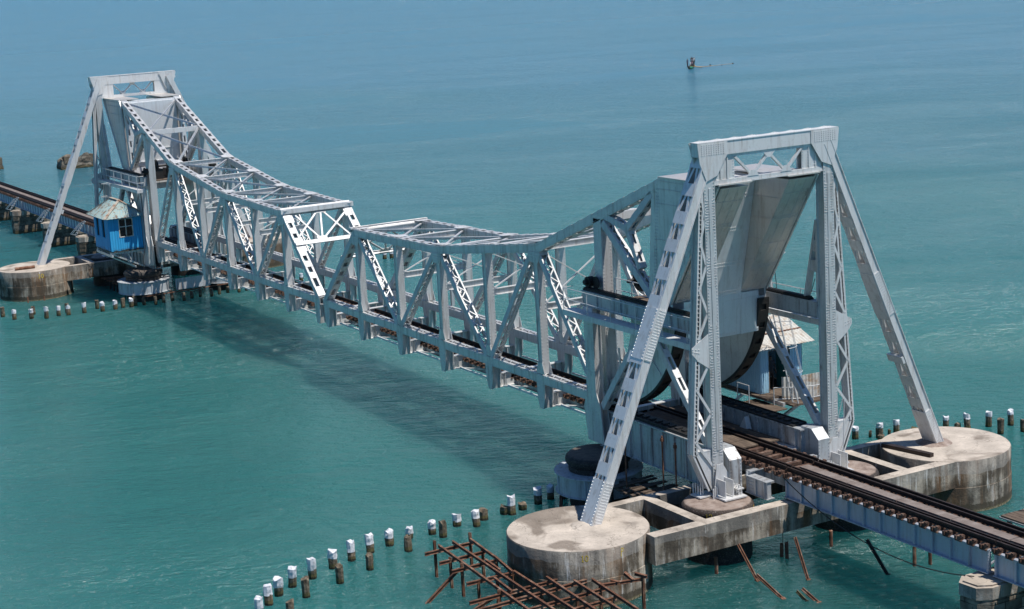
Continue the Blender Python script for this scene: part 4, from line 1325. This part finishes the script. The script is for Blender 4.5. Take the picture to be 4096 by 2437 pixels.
# caged ladder up to the walkway
def caged(xb, yb, xt, yt, zb, zt, label):
    mb = MB()
    for q in (0, .42): mb.tube([(xb + q, yb, zb), (xt + q, yt, zt)], .035)
    n = int((zt - zb) / .32)
    for i in range(n):
        t = i / n
        mb.tube([(xb + (xt - xb) * t, yb + (yt - yb) * t, zb + (zt - zb) * t), (xb + .42 + (xt - xb) * t, yb + (yt - yb) * t, zb + (zt - zb) * t)], .016, 5)
    hoops = []
    sg = 1 if yb > 0 else -1
    for t in (.3, .55, .78, 1.0):
        c = V((xb + .21 + (xt - xb) * t, yb + (yt - yb) * t, zb + (zt - zb) * t))
        pts = [c + V((.42 * math.cos(a), sg * .75 * math.sin(a), 0)) for a in [PI * k / 10 for k in range(11)]]
        mb.tube(pts, .018, 5); hoops.append(pts)
    for k in (2, 5, 8): mb.tube([h[k] for h in hoops], .014, 5)
    tag(mb.build('caged_ladder', 'pipe'), label, 'ladder', 'caged ladders')
caged(38.6, 4.7, 37.8, 4.15, 4.3, 9.1, 'steel ladder in a hooped safety cage beside the pale hut')
caged(-39.6, -4.5, -39.2, -4.0, 4.2, 9.1, 'steel ladder in a hooped safety cage behind the blue cabin')
# instrument mast with small panel on the far walkway
t = thing('instrument_mast', 'thin steel mast carrying a tilted flat panel on the far walkway of the nearer tower', 'mast', (38.6, 3.6, 9.08))
mb = MB(); mb.tube([(38.6, 3.6, 9.08), (38.6, 3.6, 11.4)], .06, 8); mb.build('pole', 'pipe', t)
mb = MB(); mb.hexa([(38.1, 3.2, 11.38), (39.1, 3.2, 11.38), (39.1, 4.1, 11.55), (38.1, 4.1, 11.55), (38.1, 3.2, 11.42), (39.1, 3.2, 11.42), (39.1, 4.1, 11.59), (38.1, 4.1, 11.59)]); mb.build('panel', 'silver', t)
mb = MB(); mb.tube([(38.9 + .04 * math.sin(i * 1.3), 3.62 + .03 * i / 8, 13.6 - .33 * i) for i in range(13)] + [(39.8, 3.7, 9.3), (41.2, 3.7, 9.7), (41.9, 3.5, 10.8)], .018, 5)
tag(mb.build('cable', 'cable'), 'loose thin cable hanging from the counterweight past the tilted panel', 'cable')

# ------------------------------------------------------------------ timber piles
def rough_block(w0, h, seed, z0=-.9, jagtop=.06, lean=0.0, segs=6, zt0=None):
    rnd = random.Random(seed)
    mb = MB()
    n = 8
    rings = []
    base = z0 if zt0 is None else zt0
    top = h
    for i in range(segs + 1):
        z = base + (top - base) * i / segs
        ring = []
        for k in range(n):
            a = 2 * PI * k / n + PI / 8
            sq = 1 / max(abs(math.cos(a)), abs(math.sin(a)))
            r = w0 / 2 * (.35 + .65 * sq) * (1 + rnd.uniform(-.09, .09))
            zz = z + (rnd.uniform(-jagtop, jagtop) if i == segs else rnd.uniform(-.02, .02))
            ring.append((r * math.cos(a) + lean * z, r * math.sin(a), zz))
        rings.append(ring)
    vs = [q for R in rings for q in R] + [(lean * top, 0, top + rnd.uniform(-.03, .06))]
    fs = [(i * n + k, i * n + (k + 1) % n, (i + 1) * n + (k + 1) % n, (i + 1) * n + k) for i in range(segs) for k in range(n)]
    m = segs * n
    fs += [(m + k, m + (k + 1) % n, len(vs) - 1) for k in range(n)]
    mb.add(vs, fs)
    return mb
ORD = ['first', 'second', 'third', 'fourth', 'fifth', 'sixth', 'seventh', 'eighth', 'ninth', 'tenth', 'eleventh', 'twelfth', 'thirteenth', 'fourteenth', 'fifteenth', 'sixteenth', 'seventeenth', 'eighteenth', 'nineteenth']
seedc = [100]
def pile(x, y, h, label, group, capped=.42, w0=None, lean=None, rugged=.05):
    seedc[0] += 1
    rnd = random.Random(seedc[0])
    w0 = w0 or rnd.uniform(.29, .36)
    lean = rnd.uniform(-.12, .12) if lean is None else lean
    t = thing('timber_pile', label, 'pile', (x, y, 0), group)
    t.rotation_euler = (0, 0, rnd.uniform(-.5, .2))
    ct = h * (1 - capped * rnd.uniform(.85, 1.15)) if capped else h
    b = rough_block(w0, ct if capped else h, seedc[0], jagtop=.01 if capped else rugged, lean=lean)
    for i, v in enumerate(b.v): b.v[i] = (v[0] + x, v[1] + y, v[2])
    b.build('shaft', 'pile', t)
    if capped:
        c = rough_block(w0 * 1.04, h, seedc[0] + 500, jagtop=.08, lean=lean, segs=3, zt0=ct - rnd.uniform(.0, .05))
        for i, v in enumerate(c.v): c.v[i] = (v[0] + x, v[1] + y, v[2])
        c.build('painted_cap', 'white', t)
    return t
FW = [[37.98, -22.19, 0.74], [37.13, -21.44, 0.78], [36.37, -20.7, 0.76], [35.78, -19.84, 0.86], [35.35, -18.74, 0.88], [34.73, -17.51, 0.82], [34.35, -16.44, 0.88], [33.89, -15.32, 0.8], [33.6, -14.24, 0.68], [33.28, -13.09, 0.52], [33.4, -12.0, 0.6], [33.11, -10.55, 0.54], [33.74, -9.87, 0.74], [33.27, -7.73, 0.88], [32.65, -5.95, 0.78], [32.42, -5.12, 0.7]]
FB = [[39.03, -21.27, 0.72], [37.28, -19.85, 0.8], [36.64, -18.03, 0.82], [35.91, -16.29, 0.68], [34.82, -13.9, 0.62], [34.11, -11.8, 0.74], [33.09, -9.13, 0.46], [32.98, -7.97, 0.38], [32.92, -6.96, 0.3], [32.72, -4.55, 0.56]]
LW = [[-33.53, -14.19, 0.74], [-32.87, -13.04, 0.76], [-32.08, -12.07, 0.92], [-32.46, -11.02, 0.76], [-32.11, -10.34, 0.74], [-32.01, -9.11, 0.78], [-31.52, -7.8, 0.74], [-31.6, -6.74, 0.72], [-31.61, -5.44, 0.7]]
LB = [[-35.39, -14.64, 0.76], [-34.51, -12.46, 0.64], [-33.19, -10.14, 0.74], [-32.97, -7.8, 0.7], [-31.88, -6.03, 0.72], [-31.88, -5.04, 0.74]]
RW = [[33.81, 12.53, 0.62], [34.5, 13.57, 0.78], [34.35, 14.87, 0.68], [34.65, 16.34, 0.6], [35.33, 17.38, 0.62], [36.24, 18.05, 0.82], [36.53, 19.25, 0.78], [37.09, 20.27, 0.8]]
RB = [[34.09, 13.29, 0.36], [34.95, 13.27, 0.3], [34.33, 14.38, 0.26], [34.58, 15.88, 0.18], [35.86, 17.73, 0.32], [37.9, 18.73, 0.8], [38.37, 19.89, 0.64]]
CW = [[-36.48, 19.14, 0.62], [-36.4, 19.79, 0.76], [-38.49, 21.94, 0.48], [-38.61, 22.42, 0.48]]
for i, q in enumerate(FW): pile(*q, f'white topped timber pile, {ORD[i]} from the left in the foreground row', 'foreground piles', .45, w0=.335 + .02 * (i % 3))
for i, q in enumerate(FB): pile(*q, f'bare brown timber pile, {ORD[i]} from the left beside the foreground row', 'foreground piles', False, w0=.33 if q[2] > .5 else .40, rugged=.1)
for i, q in enumerate(LW): pile(*q, f'white topped pile, {ORD[i]} from the left in the row before the left caisson', 'left piles', .34, w0=.33)
for i, q in enumerate(LB): pile(*q, f'bare brown pile, {ORD[i]} from the left in the row before the left caisson', 'left piles', False)
for i, q in enumerate(RW): pile(*q, f'white topped pile, {ORD[i]} from the left in the row behind the right caisson', 'right piles', .27)
for i, q in enumerate(RB): pile(*q, f'bare dark pile, {ORD[i]} from the left in the row behind the right caisson', 'right piles', False, w0=.16 if i in (0, 2) else .33)
for i, q in enumerate(CW): pile(*q, f'white topped pile, {ORD[i]} from the left, seen through the bridge truss in the water behind', 'piles behind the truss', w0=.36)
pile(-31.9, 9.24, .66, 'white topped pile just behind the middle joint of the truss', 'piles behind the truss')
# timber stubs standing under the rear of the farther leaf
for i in range(13):
    x = -31.6 + .35 * math.sin(i * 2.1); y = -4.4 + i * .78
    pile(x + .25 * (i % 3), y, random.uniform(.45, .85), f'dark timber stub, {ORD[i]} from the left below the rear of the farther leaf', 'stubs under the farther leaf', False, w0=.26)
mb = MB(); mb.beam((-31.3, -4.6, .72), (-31.2, 4.2, .85), .07, .07, (1, 0, 0))
tag(mb.build('steel_bar', 'rust'), 'rusty bar lying across the timber stubs below the farther leaf', 'bar')
for x, y, h, lb in ((-40.02, -11.47, .48, 'thin rusty stake at the foot of the left caisson, left one'), (-39.91, -10.16, .36, 'thin rusty stake at the foot of the left caisson, right one')):
    mb = MB(); mb.box(x - .05, x + .05, y - .05, y + .05, -.8, h); tag(mb.build('stake', 'rust'), lb, 'stake', 'thin stakes')

# rusty posts on the right
for (x, y, h, lb) in ((45.49, -4.94, .72, 'single short post under the edge of the near concrete tie beam'), (45.82, .88, .7, 'upright rusty post in the water left of the girder cable'), (45.54, -1.56, .58, 'left post of a close pair of dark stumps under the approach girder'), (45.84, -1.53, .7, 'right post of a close pair of dark stumps under the approach girder'), (49.8, 1.96, 1.3, 'rusty white splashed post rising to the approach girder'), (50.04, 2.59, .8, 'short rusty post right of the white splashed one')):
    mb = rough_block(.15, h, int(h * 1000), jagtop=.02)
    for i, v in enumerate(mb.v): mb.v[i] = (v[0] + x, v[1] + y, v[2])
    tag(mb.build('rusty_post', 'rust'), lb, 'post', 'rusty posts')
def lean_bar(p, q, wd, lb, m='rust'):
    mb = MB()
    p, q = V(p), V(q)
    F, L = frame(p, q, (0, 1, 0))
    mb.fbox(F, 0, L, -wd / 2, wd / 2, -.02, .02); mb.fbox(F, 0, L, -.02, .02, .021, .1); mb.fbox(F, L * .92, L, -wd * .7, wd * .7, -.08, .08)
    tag(mb.build('leaning_beam', m), lb, 'beam', 'leaning rusted beams')
lean_bar((47.5, -2.4, 1.57), (48.4, -2.45, -.12), .13, 'longest rusty beam leaning in the water just below the approach girder')
lean_bar((48.65, .44, 1.15), (49.95, .46, -.12), .16, 'black tarred beam leaning in the water, fattest at its foot', 'tar')
lean_bar((45.92, -4.1, 1.18), (47.25, -4.14, -.05), .13, 'tilted rusty beam below the concrete tie beam, meeting a low bar at its foot')
lean_bar((47.4, -4.3, .32), (49.5, -4.58, -.06), .13, 'low rusty bar lying half sunk at the foot of the tilted beam')
lean_bar((49.5, -3.65, .2), (50.6, -3.7, -.08), .15, 'short sunken beam barely out of the water, nearest to the corner pier')
lean_bar((49.45, -3.9, .14), (50.2, -4.0, -.06), .10, 'thin pale stick beside the short sunken beam', 'pile')
lean_bar((33.3, -5.0, .75), (34.3, -5.7, .0), .16, 'rusty channel sloping into the water beside the tarred pier')

# ------------------------------------------------------------------ rusted grid jetty
jet = thing('grid_jetty', 'rusted open steel grid of a ruined jetty at the bottom edge', 'jetty', (43, -14, 0))
def ibeam(mb, p, q, h=.12, b=.085):
    F, L = frame(p, q, V(q).__sub__(V(p)).cross(V((0, 0, 1))))
    mb.fbox(F, 0, L, -.01, .01, -h / 2, h / 2)
    for c in (1, -1): mb.fbox(F, 0, L, -b / 2, b / 2, c * h / 2, c * (h / 2 - .018))
ZL = 1.36
longs = [((38.55, -14.25), (48.8, -15.05)), ((38.5, -13.55), (49.2, -14.25)), ((38.7, -12.8), (41.3, -13.05)), ((41.3, -13.05), (43.3, -13.35)), ((43.3, -13.3), (49.5, -13.6)), ((44.7, -12.6), (49.2, -12.95)), ((45.7, -11.95), (49.6, -12.2)), ((46.0, -11.3), (49.8, -11.65))]
for (a, b) in longs:
    mb = MB(); ibeam(mb, (a[0], a[1], ZL), (b[0], b[1], ZL - .02)); mb.build('long_beam', 'rust', jet)
for (a, b) in (((41.5, -13.7), (42.9, -13.8)), ((43.6, -14.45), (45.2, -14.6))):
    mb = MB(); ibeam(mb, (a[0], a[1] + .1, ZL + .04), (b[0], b[1] + .1, ZL + .02)); mb.build('long_beam', 'rust', jet)
cross = [((38.75, -15.0), (38.75, -12.7)), ((40.15, -15.05), (40.1, -12.85)), ((41.35, -15.1), (41.35, -13.0)), ((43.0, -15.3), (43.05, -13.1)), ((44.9, -16.2), (44.85, -12.0)), ((45.8, -16.3), (45.6, -11.3)), ((47.0, -16.4), (46.8, -11.2)), ((48.1, -16.4), (47.9, -11.4))]
for (a, b) in cross:
    mb = MB(); ibeam(mb, (a[0], a[1], ZL - .17), (b[0], b[1], ZL - .17), .15, .1); mb.build('cross_beam', 'rust', jet)
for (x, y, h) in ((38.57, -14.43, 1.62), (38.6, -12.75, 1.62), (40.12, -14.52, 1.34), (39.95, -12.9, 1.3), (41.3, -14.6, 1.44), (41.3, -13.0, 1.2), (43.0, -14.77, 1.2), (43.05, -13.2, 1.2), (44.85, -14.85, 1.42), (45.6, -15.3, 1.4), (45.6, -13.4, 1.2), (46.8, -12.5, 1.25), (46.6, -11.3, 1.42), (47.9, -11.6, 1.2), (46.93, -9.52, 1.4), (46.9, -14.8, 1.2), (48.0, -13.4, 1.2)):
    mb = MB()
    mb.box(x - .055, x + .055, y - .012, y + .012, -.9, h); mb.box(x - .055, x - .04, y - .05, y + .05, -.9, h); mb.box(x + .04, x + .055, y - .05, y + .05, -.9, h)
    mb.build('leg', 'rust', jet)
for (a, b) in (((41.25, -14.7, 1.2), (41.02, -16.25, -.1)), ((44.8, -14.9, 1.2), (44.2, -16.9, .1)), ((46.6, -11.3, 1.28), (46.95, -9.6, 1.25))):
    mb = MB(); ibeam(mb, a, b, .12, .12); mb.build('brace', 'rust', jet)
for (a, b) in (((46.5, -10.75, 1.32), (46.85, -10.6, 1.3)), ((46.5, -10.1, 1.5), (46.95, -10.0, 1.3)), ((46.7, -9.75, 1.45), (47.2, -9.5, 1.4))):
    mb = MB(); ibeam(mb, a, b, .12, .12); mb.build('broken_stub', 'rust', jet)

# ------------------------------------------------------------------ timber staging and rods under the near track girder
st = thing('timber_staging', 'broken timber staging planks lying in the shade under the nearer track girder', 'staging', (39, -3, 0))
for i in range(9):
    a = random.uniform(-.06, .06)
    xx, yy = 36.4 + .28 * i, -4.3 + random.uniform(-.25, .25)
    mb = MB()
    if i % 3 == 2: mb.beam((36.2, -4.6 + .22 * i, 1.45), (40.8, -4.5 + .22 * i + a, 1.4), .22, .12)
    else: mb.beam((xx + .5, -2.2, 1.62 + a), (xx + .6, yy - .3, 1.62 - a), .2, .05, (1, 0, 0))
    mb.build('plank', 'wood', st)
for xx in (36.6, 38.6, 40.6):
    for yy in (-4.3, -2.4):
        mb = MB(); mb.box(xx - .07, xx + .07, yy - .07, yy + .07, -.6, 1.4); mb.build('leg', 'tar', st)
for (x, y, z0_, z1_, lb) in ((37.6, -4.1, 1.5, 4.2, 'rusty steel rod standing before the nearer track girder, left one'), (40.0, -3.7, 1.9, 4.5, 'rusty steel rod standing before the nearer track girder, thicker middle one'), (40.7, -3.5, 1.9, 4.3, 'rusty steel rod standing before the nearer track girder, right one'), (36.0, -4.2, .6, 3.0, 'thin rod standing in front of the tarred pier')):
    mb = MB(); mb.tube([(x, y, z0_), (x, y, z1_)], .04, 8); mb.box(x - .06, x + .06, y - .06, y + .06, z1_ - .25, z1_ - .1)
    tag(mb.build('steel_rod', 'rust'), lb, 'rod', 'steel rods by the track girder')
st2 = thing('timber_staging', 'dark collapsed staging in the shade beneath the blue cabin and tie beam', 'staging', (-38, -4, 0))
for i in range(7):
    mb = MB(); mb.beam((-41.0 + .8 * i, -5.0, 1.0 + .05 * (i % 2)), (-40.6 + .8 * i, -2.6, .95), .1, .1, (1, 0, 0)); mb.build('plank', 'rust', st2)
for i in range(6):
    mb = MB(); x = -40.8 + i * 1.0; mb.box(x - .07, x + .07, -4.4, -4.26, -.6, 1.0); mb.build('leg', 'tar', st2)

# ------------------------------------------------------------------ cables
def sag(p, q, d, n=14):
    p, q = V(p), V(q)
    return [p.lerp(q, i / n) - V((0, 0, d * 4 * (i / n) * (1 - i / n))) for i in range(n + 1)]
mb = MB(); mb.tube(sag((45.2, -1.15, 3.35), (57.0, -1.75, 2.5), .95, 22), .022, 6)
tag(mb.build('cable', 'cable'), 'black cable sagging along the approach girder to the corner pier', 'cable')
mb = MB(); mb.tube([(45.3, -1.3, 2.4), (45.3, -1.3, .5)], .015, 5)
tag(mb.build('cable', 'cable'), 'short cable end hanging straight down under the approach girder', 'cable')
mb = MB(); mb.tube(sag((43.5, 3.6, 5.6), (43.2, 2.6, 3.3), .5), .02, 5); mb.tube(sag((43.5, 3.7, 5.6), (43.6, 3.5, 3.0), -.2), .02, 5)
tag(mb.build('cable', 'pipe'), 'pale looped cable at the foot of the right tower leg', 'cable')
mb = MB()
mb.tube([(-33.0, -3.4, 10.2), (-33.0, -3.35, 7), (-33.0, -3.35, 4.6), (-32.6, -3.8, 3.6), (-32.4, -3.9, 2.5)], .03, 6)
tag(mb.build('cable', 'cable'), 'dark cable running down the rear post beside the blue cabin', 'cable')
mb = MB(); mb.tube(sag((-33.2, -5.2, 2.6), (-31.6, -2.2, 2.3), .7), .03, 6)
tag(mb.build('cable', 'cable'), 'slack cable drooping over the black pier below the blue cabin', 'cable')
mb = MB(); mb.tube([(24.5 + i * .35, 2.2, 4.85 + .06 * math.sin(i * 2.3)) for i in range(24)], .03, 6)
tag(mb.build('cable', 'cable'), 'dark cable lying along the far bottom chord of the nearer leaf', 'cable')
# signal lamp on the far chord
t = thing('signal_lamp', 'pale box lamp fixed above the far chord near the middle joint', 'lamp', (8.4, 2.55, 4.8))
mb = MB(); mb.box(8.25, 8.55, 2.45, 2.75, 6.1, 6.5); mb.box(8.2, 8.6, 2.4, 2.8, 6.5, 6.54); mb.build('housing', 'white', t)
mb = MB(); mb.box(8.3, 8.5, 2.5, 2.7, 4.8, 6.1); mb.build('stand', 'silver_worn', t)

# ------------------------------------------------------------------ floating platform at the right edge
t = thing('timber_platform', 'small weathered timber platform at the right edge behind the rails', 'platform', (52, 6.5, 0))
for i in range(6):
    mb = MB(); mb.box(50.5, 53.5, 6.1 + .24 * i, 6.32 + .24 * i, 1.44, 1.5); mb.build('plank', 'wood', t)
mb = MB(); mb.box(50.45, 53.5, 6.05, 7.6, 1.36, 1.43); mb.build('frame', 'silver_worn', t)
for (x, y) in ((50.8, 6.3), (50.8, 7.3), (53.2, 6.3), (53.2, 7.3)):
    mb = MB(); mb.box(x - .08, x + .08, y - .08, y + .08, -.8, 1.36); mb.build('leg', 'tar', t)
mb = MB(); mb.tube([(50.9, 7.35, 1.5), (50.9, 7.35, 3.1)], .06, 8); mb.build('pole', 'pipe', t)

# ------------------------------------------------------------------ ruined piers out in the water
def ruin(x, y, L, Wd, h, label, seed):
    rnd = random.Random(seed)
    t = thing('ruined_pier', label, 'ruin', (x, y, 0), 'ruined masonry piers')
    b = bmesh.new()
    bmesh.ops.create_cube(b, size=1)
    bmesh.ops.subdivide_edges(b, edges=b.edges, cuts=9, use_grid_fill=True)
    for v in b.verts:
        zz = v.co.z + .5
        a = rnd.uniform(-1, 1)
        hh = h * (.62 + .38 * math.sin(v.co.y * 7 + seed) * math.cos(v.co.x * 5 + 1)) + rnd.uniform(-.22, .22)
        v.co.x = v.co.x * Wd * (1 - .12 * zz) + rnd.uniform(-.07, .07)
        v.co.y = v.co.y * L * (1 - .1 * zz) + rnd.uniform(-.07, .07)
        v.co.z = -.6 + zz * (hh + .6)
    me = bpy.data.meshes.new('stump'); b.to_mesh(me); b.free()
    me.materials.append(M['masonry']); o = bpy.data.objects.new('stump', me); COL.objects.link(o); o.parent = t
    for i in range(12):
        mb = MB(); w_ = rnd.uniform(.12, .4)
        xx, yy = x + rnd.uniform(-.35, .35) * Wd, y + rnd.uniform(-.42, .42) * L
        mb.box(xx - w_, xx + w_, yy - w_, yy + w_, h * .4, h * .72 + rnd.uniform(0, .4)); mb.build('loose_block', 'pile', t)
ruin(-140.4, 21.2, 5.2, 2.6, 2.0, 'broken masonry stump standing in the water behind the farther tower', 3)
ruin(-149.5, 12.0, 2.2, 1.6, 1.7, 'small broken masonry stump cut by the left edge', 5)

# ------------------------------------------------------------------ people (skinned skeleton, one continuous surface)
def person_mesh(pose):
    J = {'pel': (0, 0, .95, .13), 'waist': (0, 0, 1.12, .12), 'chest': (0, 0, 1.32, .15), 'neck': (0, 0, 1.49, .055), 'head': (0, .02, 1.60, .085), 'crown': (0, .01, 1.70, .075)}
    E_ = [('pel', 'waist'), ('waist', 'chest'), ('chest', 'neck'), ('neck', 'head'), ('head', 'crown')]
    for s, n in ((1, 'r'), (-1, 'l')):
        J['sh' + n] = (s * .17, 0, 1.42, .065); J['hip' + n] = (s * .09, 0, .88, .095)
        if pose == 'sit':
            J['kn' + n] = (s * .13, .40, .90, .065); J['an' + n] = (s * .13, .42, .50, .045); J['toe' + n] = (s * .13, .58, .46, .035)
        else:
            J['kn' + n] = (s * .10, .02, .50, .062); J['an' + n] = (s * .10, -.01, .08, .042); J['toe' + n] = (s * .11, .15, .035, .032)
        if pose == 'raise' and s > 0: J['el' + n] = (s * .30, .02, 1.62, .045); J['wr' + n] = (s * .30, .05, 1.88, .035); J['ha' + n] = (s * .29, .06, 1.98, .035)
        elif pose == 'hold': J['el' + n] = (s * .24, .10, 1.18, .045); J['wr' + n] = (s * .14, .30, 1.20, .035); J['ha' + n] = (s * .10, .38, 1.21, .035)
        else: J['el' + n] = (s * .24, -.02, 1.14, .045); J['wr' + n] = (s * .25, .05, .90, .035); J['ha' + n] = (s * .25, .08, .80, .035)
        E_ += [('chest', 'sh' + n), ('sh' + n, 'el' + n), ('el' + n, 'wr' + n), ('wr' + n, 'ha' + n), ('pel', 'hip' + n), ('hip' + n, 'kn' + n), ('kn' + n, 'an' + n), ('an' + n, 'toe' + n)]
    b = bmesh.new(); ly = b.verts.layers.skin.verify(); vm = {}
    for k, (x, y, z, r) in J.items():
        v = b.verts.new((x, y, z)); v[ly].radius = (r, r * .85); v[ly].use_root = k == 'pel'; vm[k] = v
    for a, c in E_: b.edges.new((vm[a], vm[c]))
    me = bpy.data.meshes.new('sk'); b.to_mesh(me); b.free()
    ob = bpy.data.objects.new('sk', me); COL.objects.link(ob)
    ob.modifiers.new('skin', 'SKIN'); sb = ob.modifiers.new('sub', 'SUBSURF'); sb.levels = 1; sb.render_levels = 1
    dg = bpy.context.evaluated_depsgraph_get()
    out = bpy.data.meshes.new_from_object(ob.evaluated_get(dg))
    bpy.data.objects.remove(ob)
    for p in out.polygons: p.use_smooth = True
    return out
PM = {k: person_mesh(k) for k in ('stand', 'raise', 'sit', 'hold')}
def person(pose, loc, rz, shirt, trou, label, grp=None, s=1.0):
    me = PM[pose].copy(); me.name = 'person'
    me.materials.clear()
    for m_ in ('darkskin', shirt, trou, 'hair'): me.materials.append(M[m_])
    for p in me.polygons:
        c = p.center
        if c.z > 1.63: p.material_index = 3
        elif c.z > 1.47 and abs(c.x) < .15: p.material_index = 0
        elif c.z > 1.0 and abs(c.x) < .235 and c.y < .2: p.material_index = 1
        elif abs(c.x) < .2 and .12 < c.z <= 1.0: p.material_index = 2
        else: p.material_index = 0
    o = bpy.data.objects.new('person', me); COL.objects.link(o)
    o.location = loc; o.rotation_euler = (0, 0, rz); o.scale = (s, s, s)
    return tag(o, label, 'person', grp)
person('stand', (36.85 - .25, 5.0, hz0 - .01), -PI / 2 - .2, 'shirt_dark', 'cloth_dark', 'person in dark clothes standing in the doorway of the pale hut')

# fishing boat
bx, by = -208.0, 174.6
boat = thing('fishing_boat', 'small open fishing boat crowded with people far out on the sea', 'boat', (bx, by, 0))
dirv = V((-.74, .66, 0)); dirv.normalize(); sdv = V((dirv.y, -dirv.x, 0))
def bl(a, b, z): q = V((bx, by, 0)) + dirv * a + sdv * b; return (q.x, q.y, z)
mb = MB()
ring = []
for i in range(13):
    a = -3.2 + 6.4 * i / 12
    ww = .72 * max(.06, 1 - abs(a / 3.35) ** 2.6)
    sh = .42 + .25 * (abs(a) / 3.2) ** 2
    ring.append([bl(a, -ww, sh), bl(a, -ww * .75, .1), bl(a, 0, -.2), bl(a, ww * .75, .1), bl(a, ww, sh), bl(a, ww * .85, sh), bl(a, 0, .15), bl(a, -ww * .85, sh)])
vs = [q for R in ring for q in R]
mb.add(vs, [(i * 8 + k, i * 8 + (k + 1) % 8, (i + 1) * 8 + (k + 1) % 8, (i + 1) * 8 + k) for i in range(12) for k in range(8)] + [tuple(range(8)), tuple(range(96, 104))])
mb.build('hull', 'hull_dark', boat)
mb = MB()
for i in range(12):
    for k in (4,):
        A, B = V(ring[i][k]), V(ring[i + 1][k])
        mb.hexa([A, B, B + sdv * .05, A + sdv * .05, A + V((0, 0, .07)), B + V((0, 0, .07)), B + V((0, 0, .07)) + sdv * .05, A + V((0, 0, .07)) + sdv * .05])
mb.build('gunwale', 'hull_yellow', boat)
mb = MB()
for i in range(3):
    A, B = V(ring[i][4]), V(ring[i + 1][4])
    dn = V((0, 0, -.4))
    mb.hexa([A + dn + sdv * .01, B + dn + sdv * .01, B + dn + sdv * .04, A + dn + sdv * .04, A + sdv * .01, B + sdv * .01, B + sdv * .04, A + sdv * .04])
mb.build('green_strake', 'hull_green', boat)
crew = [(-2.3, -.55, 'stand', 'shirt_blue', 'person in dark blue at the left end of the boat'), (-1.9, .12, 'sit', 'shirt_white', 'person in white crouching lowest at the front of the boat'),
        (-1.4, -.6, 'stand', 'shirt_dark', 'person in black standing second from the left in the boat'), (-.8, .3, 'sit', 'shirt_pink', 'person in a pinkish shirt sitting low in the boat'),
        (.0, .1, 'hold', 'shirt_grey', 'person in grey hauling the net in mid boat'), (.5, .42, 'hold', 'shirt_white', 'person in a white shirt at the right side hauling the net'),
        (1.2, -.1, 'raise', 'shirt_tan', 'person with one arm raised, tallest of the boat crew'), (1.7, .5, 'stand', 'shirt_white', 'person in white standing behind the net haulers'), (2.3, 0, 'stand', 'shirt_dark', 'person in black at the far end of the boat')]
for a, b, ps, sh, lb in crew:
    z = .38 if ps != 'sit' else -.1
    q = bl(a, b, z + .05 * (a + 2.3))
    person(ps, q, random.uniform(-1, 1), sh, 'cloth_dark', lb, 'crew of the fishing boat', 1.0)
mb = MB()
pts = [V(bl(0, .7, .45))] + [V((bx, by, 0)).lerp(V((-209.3, 186.7, 0)), i / 16) + V((random.uniform(-.2, .2), 0, .08 + max(0, .35 - i * .1))) for i in range(2, 17)]
mb.tube(pts[:4], .12, 6); mb.tube(pts[3:8], .05, 6); mb.tube(pts[7:], .03, 6)
tag(mb.build('fishing_net', 'net'), 'orange net line trailing from the boat', 'fishing net')
for i, (x, y, z) in enumerate(((-210.8, 181.7, .3), (-208.2, 182.9, .18), (-209.3, 186.7, .3))):
    mb = MB()
    mb.lathe([(.05, -.2), (.16, 0), (.17, z * .5), (.1, z * .9), (.001, z)], x, y, 10)
    tag(mb.build('float', 'floatm', None, True), f'dark float on the net line, {ORD[i]} from the boat', 'float', 'floats on the net line')

for o in bpy.data.objects:
    if '_o' in o.keys(): del o['_o']
